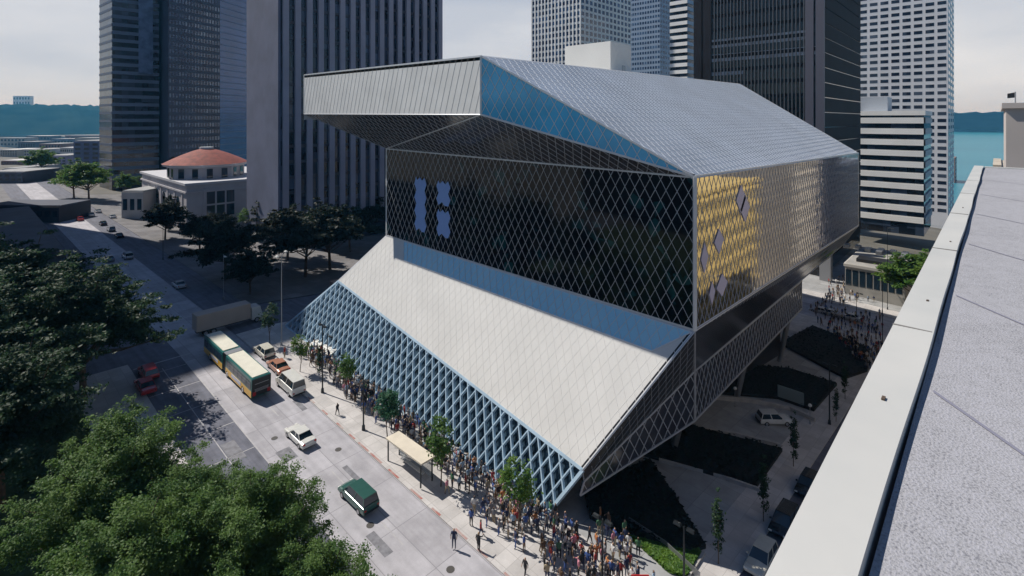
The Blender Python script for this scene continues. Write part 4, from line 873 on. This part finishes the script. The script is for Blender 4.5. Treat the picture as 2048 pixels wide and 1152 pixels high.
def car(name, label, loc, rz, colr, kind='sedan', group=None):
    o = empty(name, loc, rz, label=label, cat='van' if kind in ('van', 'minivan') else 'car', group=group)
    m = PAINT[colr]
    if kind == 'sedan': L2, W, prof, gh, H = 2.35, .9, [(-2.35, .35, .72), (-2.25, .28, .88), (-1.4, .24, .93), (-.2, .22, .92), (.9, .22, .90), (1.9, .26, .78), (2.25, .3, .66), (2.35, .36, .55)], (-1.55, -.95, .35, 1.1), 1.42
    elif kind == 'wagon': L2, W, prof, gh, H = 2.3, .9, [(-2.3, .4, .8), (-2.22, .3, 1.0), (-1, .26, 1.02), (.9, .26, .98), (1.9, .28, .88), (2.2, .34, .74), (2.3, .4, .6)], (-2.15, -1.9, .3, 1.05), 1.68
    elif kind == 'van': L2, W, prof, gh, H = 2.8, 1.0, [(-2.8, .45, 1.15), (-2.74, .35, 1.35), (.8, .3, 1.35), (1.6, .3, 1.25), (2.5, .32, 1.05), (2.8, .4, .8)], (-2.7, -2.62, 1.0, 1.75), 2.25
    else: L2, W, prof, gh, H = 2.45, .95, [(-2.45, .4, .9), (-2.38, .3, 1.05), (-.5, .26, 1.06), (1.1, .26, 1.02), (2.0, .28, .88), (2.35, .34, .72), (2.45, .4, .6)], (-2.3, -2.1, .55, 1.45), 1.8
    b = MB(); secs = []
    for i, (y, zl, zb) in enumerate(prof):
        e_ = .9 if i in (0, len(prof)-1) else 1.0; w = W*e_
        secs.append([(-w*.88, y, zl), (-w*.99, y, zl+.12), (-w, y, (zl+zb)/2), (-w*.96, y, zb-.06), (-w*.82, y, zb), (0, y, zb+.03), (w*.82, y, zb), (w*.96, y, zb-.06), (w, y, (zl+zb)/2), (w*.99, y, zl+.12), (w*.88, y, zl)])
    n = len(secs[0])
    for s in secs: b.v += s
    for i in range(len(secs)-1):
        for j in range(n): a_ = i*n+j; c_ = i*n+(j+1) % n; b.f.append((a_, c_, c_+n, a_+n)); b.m.append(0)
    b.f.append(tuple(range(n))); b.m.append(0); b.f.append(tuple((len(secs)-1)*n+j for j in range(n))); b.m.append(0)
    b.build('body', m, o, smooth=False, bevel=0)
    zb = interp([(p[0], p[2]) for p in prof], 0)-.02; g0, g1, g2, g3 = gh; w0, w1 = W*.9, W*.74; hr = H-.06
    zr = interp([(p[0], p[2]) for p in prof], g0)-.02; zf = interp([(p[0], p[2]) for p in prof], g3)-.02
    MB().hexa([(-w0, g0, zr), (w0, g0, zr), (w0, g3, zf), (-w0, g3, zf)], [(-w1, g1, hr), (w1, g1, hr), (w1, g2, hr), (-w1, g2, hr)]).build('cabin_glass', M['car_glass'], o)
    MB().box(-w1-.03, w1+.03, g1-.05, g2+.05, hr-.005, H).build('roof', m, o, bevel=.02)
    pb_ = MB()
    for s in (-1, 1):
        for (ya, za), (yb, zc) in (((g0, zr), (g1, hr)), ((g3, zf), (g2, hr)), (((g0+g3)/2-.1, zb), ((g1+g2)/2-.05, hr))):
            pb_.bar((s*(w0+.0), ya, za), (s*(w1+.0), yb, zc), .1, .03, (s, 0, .2))
    pb_.build('pillars', m, o)
    wheels(o, (-L2*.62, L2*.62), W+.005)
    for s in (-1, 1):
        MB().box(s*W*.72-.16, s*W*.72+.16, L2-.1, L2+.015, .55, .68).build('headlight', headl, o)
        MB().box(s*W*.76-.12, s*W*.76+.12, -L2-.015, -L2+.1, .66, .82).build('tail_light', redl, o)
        MB().box(s*W-.02+(-.14 if s < 0 else 0), s*W+.02+(.14 if s > 0 else 0), g3-.35, g3-.2, zb+.02, zb+.16).build('mirror', m, o)
    MB().box(-W*.85, W*.85, -L2-.05, -L2+.05, .38, .54).build('bumper', M['metal_dark'] if kind != 'sedan' else m, o)
    return o
def cp(u, v, dx=0, dy=0): p = PG(u, v); return (p.x+dx, p.y+dy, p.z+.01)
def sl(o, s=.05): o.rotation_euler.x = s if abs(o.rotation_euler.z) < .3 else -s; return o
sl(car('white_sedan', 'white sedan driving down the open avenue below the bus', cp(600, 880), .03, 'white'))
sl(car('green_minivan', 'dark green minivan driving on the avenue beside the pavement crowd', cp(716, 1003), .02, 'green', 'minivan'))
sl(car('white_van', 'white van parked at the kerb beside the articulated bus', cp(580, 778), 0, 'white', 'van'))
sl(car('cream_hatchback', 'cream hatchback with black windows parked by the bus front', cp(520, 712, .6), 0, 'cream', 'wagon'))
sl(car('orange_car', 'orange and white car between the cream hatchback and the white van', cp(548, 742, .6), 0, 'orange', 'sedan'))
sl(car('red_car', 'red car parked under the dark trees, the farther of two', cp(296, 752), 0, 'red', 'wagon')); sl(car('red_hatchback', 'red car with blue windscreen parked under the dark trees, the nearer of two', cp(290, 778), 0, 'red', 'sedan'))
car('silver_minivan', 'pale minivan heading down the shaded avenue', cp(255, 517), 0, 'silver', 'minivan'); car('dark_red_car', 'dark car beside the pale minivan on the shaded avenue', cp(218, 522), 0, 'grey', 'sedan')
car('silver_sedan', 'silver blue sedan at the kerb under the plaza trees', cp(358, 574), 0, 'silver', 'sedan')
for u, v, c_, k, lab in ((206, 450, 'black', 'sedan', 'farthest dark car parked along the shaded kerb'), (222, 462, 'grey', 'wagon', 'grey car in the middle of the parked row'), (238, 475, 'black', 'sedan', 'nearest dark car parked along the shaded kerb')):
    car('parked_car', lab, cp(u, v), 0, c_, k, 'cars parked along the shaded kerb')
car('crossing_car', 'red dark car stopped where the sunlit avenue begins', cp(160, 441), 0, 'red', 'sedan')
for u, v, c_ in ((168, 420, 'black'), (196, 425, 'silver'), (142, 410, 'grey'), (182, 432, 'white'), (225, 436, 'silver')):
    car('distant_car', f'{c_} car far down the sunlit avenue', cp(u, v), 0, c_, 'sedan', 'cars far down the avenue')
p = PG(1548, 848); car('white_suv', 'white car with dark windows on the shaded ramp', (p.x, p.y, p.z+.15), -2.39, 'white', 'wagon')
def par(u, v, c_, k, nm, lab):
    p = PG(u, v); o = car(nm, lab, (p.x, 16.05, gz(p.x, 16.05)+.01), math.pi/2, c_, k, None); o.rotation_euler = (0, 0, math.pi/2); o.rotation_euler.rotate_axis('X', .088); return o
par(1528, 1135, 'cream', 'wagon', 'cream_wagon', 'pale wagon with a blue windscreen parked at the bottom of the side street')
par(1575, 1060, 'black', 'minivan', 'black_suv', 'black car parked second on the side street with a pale bonnet')
par(1622, 985, 'black', 'wagon', 'dark_wagon', 'dark wagon parked farthest on the side street against the parapet')
for u, v in ((1640, 548), (1700, 505), (1660, 570)):
    p = PG(u, v); car('lower_avenue_car', 'small pale car on the lower avenue beyond the library', (150, p.y*150/p.x, gz(150, 30)+.1), 0, 'silver', 'sedan', 'cars on the lower avenue')
# lorry crossing
p = PG(462, 658); o = empty('box_lorry', (p.x, p.y+1, p.z+.02), -math.pi/2, label='long beige box lorry crossing the shaded junction', cat='lorry')
MB().box(-1.25, 1.25, -5.4, 3.2, 1.0, 3.7).build('cargo_box', mat('lorry_beige', (.45, .38, .33), .6, var=.08, scale=.3), o, bevel=.04)
MB().hexa([(-1.2, 3.4, .6), (1.2, 3.4, .6), (1.2, 5.5, .6), (-1.2, 5.5, .6)], [(-1.15, 3.4, 2.8), (1.15, 3.4, 2.8), (1.15, 4.9, 2.8), (-1.15, 4.9, 2.8)]).build('cab', PAINT['white'], o, bevel=.05)
MB().hexa([(-1.1, 5.26, 1.7), (1.1, 5.26, 1.7), (1.1, 5.0, 2.6), (-1.1, 5.0, 2.6)], [(-1.1, 5.32, 1.7), (1.1, 5.32, 1.7), (1.1, 5.06, 2.6), (-1.1, 5.06, 2.6)]).build('windscreen', M['car_glass'], o)
MB().box(-.5, .5, -5.2, 5, .6, .95).build('chassis', M['metal_dark'], o); wheels(o, (-4, -2.8, 4.3), 1.22, .48, .3)
# articulated bus
ya = PG(500, 806); o = empty('articulated_bus', (ya.x+1.3, ya.y+9.2, gz(ya.x, ya.y+9.2)+.02), .0, label='articulated bus in green and yellow with two cream roof panels', cat='bus')
o.rotation_euler = (.05, 0, .02)
grn = mat('bus_green', (.01, .13, .12), .3, coat=.5); yel = mat('bus_yellow', (.75, .42, .02), .35, coat=.4, var=.05, scale=1); crm = mat('bus_roof', (.66, .64, .54), .6, var=.04, scale=1)
def bsec(y0, y1, nm, rear):
    h = 1.28
    s = MB().box(-h, h, y0, y1, .45, 2.98).build(nm, grn, o, bevel=.07)
    MB().box(-h+.22, h-.22, y0+.35, y1-.2, 2.97, 3.08).build('roof_panel', crm, o, bevel=.03)
    for sd in (-1, 1):
        MB().box(sd*h-.02, sd*h+.02, y0+.1, y1-.1, .46, 1.28).build('yellow_skirt', yel, o)
        n = int((y1-y0-.6)/1.35); stp_ = (y1-y0-.6)/n
        for i in range(n): MB().box(sd*h-.03, sd*h+.03, y0+.3+i*stp_+.05, y0+.3+(i+1)*stp_-.05, 1.5, 2.5).build('window', M['car_glass'], o)
    return s
bsec(-9.1, .1, 'rear_section', True); bsec(1.3, 9.1, 'front_section', False)
b = MB()
for k in range(6): b.box(-1.2 if k % 2 else -1.12, 1.2 if k % 2 else 1.12, .1+k*.2, .1+(k+1)*.2, .5, 2.95 if k % 2 else 2.88)
b.build('bellows', M['metal_dark'], o)
MB().box(-1.12, 1.12, .12, 1.28, 2.96, 3.02).build('joint_cover', M['metal_grey'], o)
MB().box(-1.2, 1.2, -9.16, -9.08, .6, 2.9).build('engine_grille', M['black'], o)
ad = MB()
for z in (1.2, 1.35, 1.5, 2.2): ad.box(-.9, .9, -9.2, -9.15, z, z+.05)
ad.build('grille_bar', M['metal_grey'], o)
MB().box(-1.15, -.75, -9.2, -9.14, .7, 1.2).build('tail_light', redl, o); MB().box(.75, 1.15, -9.2, -9.14, .7, 1.2).build('tail_light', redl, o)
MB().box(-1.15, 1.15, 9.08, 9.13, 1.3, 2.8).build('windscreen', M['car_glass'], o)
MB().box(-1.32, -1.29, -5.5, -2.2, .75, 1.25).build('side_panel', mat('ad_white', (.6, .62, .7), .5), o); MB().box(-1.32, -1.29, 3, 6, .75, 1.25).build('side_panel', bpy.data.materials['ad_white'], o)
wheels(o, (-6.2, -.6, 6.3), 1.3, .5, .3)
# red board held in the corner crowd
p = PG(1280, 1195); o = empty('red_board', tuple(p), -.82, label='red board held up in the corner crowd at the bottom edge', cat='placard')
MB().box(-.75, .75, -.04, .04, 1.0, 1.9).build('board', mat('board_red', (.5, .02, .02), .5), o); MB().cyl((0, 0, 0), .03, 1.0, 6).build('stick', M['wood'], o)
# ================================================================== people
skin = mat('skin', (.45, .28, .2), .6); hair = mat('hair', (.04, .025, .015), .7); fair = mat('fair_hair', (.3, .2, .1), .7)
CLO = {'white': (.62, .61, .6), 'red': (.33, .04, .04), 'blue': (.05, .1, .3), 'black': (.02, .02, .025), 'grey': (.2, .2, .22), 'orange': (.45, .17, .06), 'khaki': (.33, .27, .18), 'green': (.06, .16, .08), 'pale blue': (.3, .42, .55), 'pink': (.55, .22, .28), 'brown': (.12, .07, .04), 'navy': (.02, .03, .08)}
CM = {k: mat('cloth_'+k.replace(' ', '_'), v, .8) for k, v in CLO.items()}
def body(pose):
    me = bpy.data.meshes.new('person'); J = []; E = []; R = []
    def a(p, r, par=None):
        J.append(p); R.append(r if isinstance(r, tuple) else (r, r)); 
        if par is not None: E.append((par, len(J)-1))
        return len(J)-1
    pel = a((0, 0, .95), (.17, .12)); ab = a((0, .01, 1.12), (.15, .105), pel); chs = a((0, 0, 1.33), (.18, .12), ab); nk = a((0, .0, 1.47), (.06, .06), chs)
    hd = a((0, .02, 1.57), (.085, .095), nk); a((0, .01, 1.70), (.08, .09), hd)
    step = {'stand': (0, 0), 'walk': (.22, -.2), 'wide': (.05, -.05), 'reach': (.08, -.04)}[pose]
    for s, st0 in ((-1, step[0]), (1, step[1])):
        h = a((s*.095, 0, .88), .095, pel); k = a((s*.11, st0*.6+.02, .5), .062, h); an = a((s*.12, st0, .09), .042, k); a((s*.13, st0+.14, .045), (.04, .035), an)
        sh0 = a((s*.19, 0, 1.4), .06, chs)
        if pose == 'reach' and s > 0: el = a((s*.27, .2, 1.3), .042, sh0); hn = a((s*.2, .38, 1.45), .03, el)
        else:
            sw = -st0*.6; el = a((s*.25, sw*.5, 1.13), .042, sh0); hn = a((s*.24, sw+.08, .9), .032, el)
        a((J[hn][0], J[hn][1]+.02, J[hn][2]-.1), (.035, .018), hn)
    me.from_pydata(J, E, []); o = bpy.data.objects.new('tmp', me); COL.objects.link(o)
    m_ = o.modifiers.new('s', 'SKIN'); m_.use_smooth_shade = True
    for i, r in enumerate(R): me.skin_vertices[0].data[i].radius = r
    me.skin_vertices[0].data[0].use_root = True
    ss = o.modifiers.new('d', 'SUBSURF'); ss.levels = 1
    dg = bpy.context.evaluated_depsgraph_get(); dg.update(); out = bpy.data.meshes.new_from_object(o.evaluated_get(dg)); out.name = 'person'
    bpy.data.objects.remove(o)
    for q in (skin, hair, CM['white'], CM['black'], M['black']): out.materials.append(q)
    for f_ in out.polygons:
        c = f_.center
        if c.z > 1.49: i = 1 if (c.y < .02 or c.z > 1.72) else 0
        elif abs(c.x) > .2 and c.z < 1.08 and c.z > .74: i = 0
        elif c.z > .96 or (abs(c.x) > .2 and c.z > .7): i = 2
        elif c.z > .1: i = 3
        else: i = 4
        if pose == 'reach' and c.y > .28 and c.z > 1: i = 0
        f_.material_index = i; f_.use_smooth = True
    return out
BOD = [body(k) for k in ('stand', 'walk', 'wide', 'reach')]
def person(x, y, z, zone, zlab, g):
    i = g.randrange(4); o = bpy.data.objects.new('person', BOD[i]); COL.objects.link(o)
    o.location = (x, y, z); o.rotation_euler = (0, 0, g.uniform(0, 6.28)); s = g.uniform(.92, 1.07); o.scale = (s*1.08, s*1.08, s)
    t = g.choice(['white', 'white', 'red', 'blue', 'blue', 'black', 'black', 'black', 'black', 'grey', 'grey', 'khaki', 'green', 'pale blue', 'pink', 'brown', 'navy', 'navy', 'navy', 'orange']); l = g.choice(['black', 'navy', 'khaki', 'blue', 'grey', 'brown', 'black'])
    hr_ = g.choice([hair, hair, fair])
    for k, m_ in ((1, hr_), (2, CM[t]), (3, CM[l])): o.material_slots[k].link = 'OBJECT'; o.material_slots[k].material = m_
    hn = 'fair haired ' if hr_ is fair else 'dark haired '
    pz = ['standing', 'walking', 'waiting', 'pointing'][i]
    tag(o, label=f'{hn}person {pz} in {t} top and {l} trousers {zlab}', cat='person', group=zone); return o
g = random.Random(99); used = []
def free(x, y, d=.5):
    for a, c in used:
        if (a-x)**2+(c-y)**2 < d*d: return False
    used.append((x, y)); return True
n = 0
while n < 108:      # along the lattice
    y = 36+(g.random()**1.25)*46; x = 39.4-abs(g.gauss(0, 1.5)) if y < 60 else 39.3-abs(g.gauss(0, 1.3))
    if x < 34.9 or (abs(y-sh_.location.y) < 4 and x < 35.6) or not free(x, y): continue
    person(x, y, gz(x, y)+.13, 'people on the pavement along the lattice wall', 'beside the lattice', g); n += 1
n = 0
while n < 130:     # corner crowd
    y = g.uniform(21.5, 38); x = g.uniform(33.6, 44)
    if x > 40.6 and y > 29: continue
    if x > 41 and y < 24: continue
    if x < 35 and g.random() < .6 or not free(x, y, .48): continue
    person(x, y, gz(x, y)+.13, 'people crowding the near corner of the pavement', 'at the near corner', g); n += 1
n = 0
while n < 60:      # lower corner, far
    u = g.uniform(1612, 1790); v = g.uniform(558, 720)
    if not ((v < 605 and u > 1650+(600-v)*.2) or (605 <= v < 640 and u < 1700 and g.random() < .6) or (v >= 632 and u < 1765 and u > 1612+(v-625)*.98)): continue
    p = PG(u, v)
    if not free(p.x, p.y, .7): continue
    person(p.x, p.y, p.z+.13, 'people gathered at the lower street corner', 'in the far corner crowd', g); n += 1
# the rest of the crowd, past three hundred people: one mesh
def crowd(spots_, g):
    V = []; Fc = []; MI = []; mats = [skin, hair]+[CM[k] for k in CM]; off = 0; keys = list(CM)
    for x, y, z in spots_:
        me = BOD[g.randrange(4)]; a = g.uniform(0, 6.28); ca, sa = math.cos(a), math.sin(a); s = g.uniform(.94, 1.08); t = 2+keys.index(g.choice(['white', 'red', 'blue', 'black', 'black', 'black', 'grey', 'khaki', 'pale blue', 'brown', 'navy', 'navy', 'navy'])); l = 2+keys.index(g.choice(['black', 'navy', 'khaki', 'grey', 'brown'])); mp_ = [0, 1, t, l, 2+keys.index('black')]
        V += [(x+s*(v.co.x*ca-v.co.y*sa), y+s*(v.co.x*sa+v.co.y*ca), z+s*v.co.z) for v in me.vertices]
        for p_ in me.polygons: Fc.append(tuple(i+off for i in p_.vertices)); MI.append(mp_[p_.material_index])
        off += len(me.vertices)
    me = bpy.data.meshes.new('crowd'); me.from_pydata(V, [], Fc)
    for q in mats: me.materials.append(q)
    me.polygons.foreach_set('material_index', MI); me.polygons.foreach_set('use_smooth', [True]*len(Fc))
    o = bpy.data.objects.new('crowd', me); COL.objects.link(o); tag(o, label='distant packed crowd at the lower street corner and along the lattice', kind='stuff')
sp_ = []
while len(sp_) < 270:
    u = g.uniform(1612, 1800); v = g.uniform(556, 760)
    if not ((v < 605 and u > 1650+(600-v)*.2) or (605 <= v < 640 and u < 1700 and g.random() < .5) or (v >= 632 and u < 1765 and u > 1612+(v-625)*.98)): continue
    p = PG(u, v)
    if free(p.x, p.y, .5): sp_.append((p.x, p.y, p.z+.13))
while len(sp_) < 450:
    y = 33+g.random()**1.2*48; x = g.uniform(36.4, 39.6)
    if free(x, y, .45): sp_.append((x, y, gz(x, y)+.13))
crowd(sp_, g)
for u, v, lab in ((675, 832, 'person in dark clothes standing alone at the kerb near the van'), (908, 1098, 'person in blue stepping on the road beside the red kerb'), (957, 1105, 'person in dark clothes walking at the red kerb')):
    p = PG(u, v); o = person(p.x, p.y, p.z+.1, 'people standing apart at the kerb', '', g); o['label'] = lab
    for k in (2, 3): o.material_slots[k].material = CM['navy'] if 'blue' in lab else CM['black']
# ================================================================== light, air, camera
EL, AZ = math.radians(49), math.radians(-18.0)
sd = Vector((math.sin(AZ)*math.cos(EL), math.cos(AZ)*math.cos(EL), math.sin(EL)))
su = bpy.data.lights.new('sun', 'SUN'); su.energy = 5.0; su.angle = math.radians(.5); su.color = (1, .955, .88)
so = bpy.data.objects.new('sun', su); COL.objects.link(so); so.rotation_euler = (-sd).to_track_quat('-Z', 'Y').to_euler()
w = bpy.data.worlds.new('World'); S.world = w; w.use_nodes = True; nt = w.node_tree; bg = nt.nodes['Background']; L = nt.links.new
sk = nt.nodes.new('ShaderNodeTexSky'); sk.sky_type = 'NISHITA'; sk.sun_disc = False; sk.sun_elevation = EL; sk.sun_rotation = AZ % (2*math.pi); sk.air_density = 1.0; sk.dust_density = .2; sk.ozone_density = 8
tc = nt.nodes.new('ShaderNodeTexCoord'); sp = nt.nodes.new('ShaderNodeSeparateXYZ'); L(tc.outputs['Generated'], sp.inputs[0])
mp = nt.nodes.new('ShaderNodeMapping'); mp.inputs['Scale'].default_value = (1.6, 1.6, 5); L(tc.outputs['Generated'], mp.inputs[0])
no = nt.nodes.new('ShaderNodeTexNoise'); no.inputs['Scale'].default_value = 1.5; no.inputs['Detail'].default_value = 5; L(mp.outputs[0], no.inputs[0])
rp = nt.nodes.new('ShaderNodeValToRGB'); L(sp.outputs[2], rp.inputs[0]); e = rp.color_ramp.elements; e[0].position = .0; e[0].color = (.95,)*3+(1,); e[1].position = .32; e[1].color = (.0,)*3+(1,); e_ = rp.color_ramp.elements.new(.21); e_.color = (.9,)*3+(1,)
cl = nt.nodes.new('ShaderNodeValToRGB'); L(no.outputs['Fac'], cl.inputs[0]); e = cl.color_ramp.elements; e[0].position = .36; e[0].color = (8.6, 9.2, 10.3, 1); e[1].position = .64; e[1].color = (11.9, 12.0, 12.3, 1)
mx = nt.nodes.new('ShaderNodeMixRGB'); dt = nt.nodes.new('ShaderNodeVectorMath'); dt.operation = 'DOT_PRODUCT'; L(tc.outputs['Generated'], dt.inputs[0]); dt.inputs[1].default_value = tuple(FW)
mr = nt.nodes.new('ShaderNodeMapRange'); mr.interpolation_type = 'SMOOTHSTEP'; mr.inputs[1].default_value = .15; mr.inputs[2].default_value = .6; mr.inputs[3].default_value = .12; L(dt.outputs['Value'], mr.inputs[0])
mm_ = nt.nodes.new('ShaderNodeMath'); mm_.operation = 'MULTIPLY'; L(rp.outputs[0], mm_.inputs[0]); L(mr.outputs[0], mm_.inputs[1]); L(mm_.outputs[0], mx.inputs[0]); L(sk.outputs[0], mx.inputs[1]); L(cl.outputs[0], mx.inputs[2]); L(mx.outputs[0], bg.inputs[0]); bg.inputs[1].default_value = .068
hz = MB().box(-1500, 9500, -5500, 7500, -70, 200).build('haze', bpy.data.materials.new('haze'), kind='stuff')
hm_ = hz.data.materials[0]; hm_.use_nodes = True; nt = hm_.node_tree; nt.nodes.clear(); ou = nt.nodes.new('ShaderNodeOutputMaterial'); pv = nt.nodes.new('ShaderNodeVolumePrincipled')
pv.inputs['Color'].default_value = (.13, .50, .90, 1); pv.inputs['Absorption Color'].default_value = (1, 1, 1, 1); pv.inputs['Density'].default_value = .00013; pv.inputs['Anisotropy'].default_value = 0; nt.links.new(pv.outputs[0], ou.inputs['Volume'])
hz['label'] = 'thin blue haze'
cd = bpy.data.cameras.new('camera'); co = bpy.data.objects.new('camera', cd); COL.objects.link(co); S.camera = co
cd.sensor_width = 36; cd.lens = FPX/2048*36; cd.shift_y = -(576-HY)/2048; cd.shift_x = 0; cd.clip_start = .1; cd.clip_end = 30000
co.location = (0, 0, CZ); co.rotation_euler = (math.pi/2, 0, -math.atan2(FW.x, FW.y))
S.view_settings.view_transform = 'Standard'; S.view_settings.look = 'None'; S.view_settings.exposure = 0
S.cycles.max_bounces = 6; S.cycles.volume_bounces = 0; S.cycles.transparent_max_bounces = 6
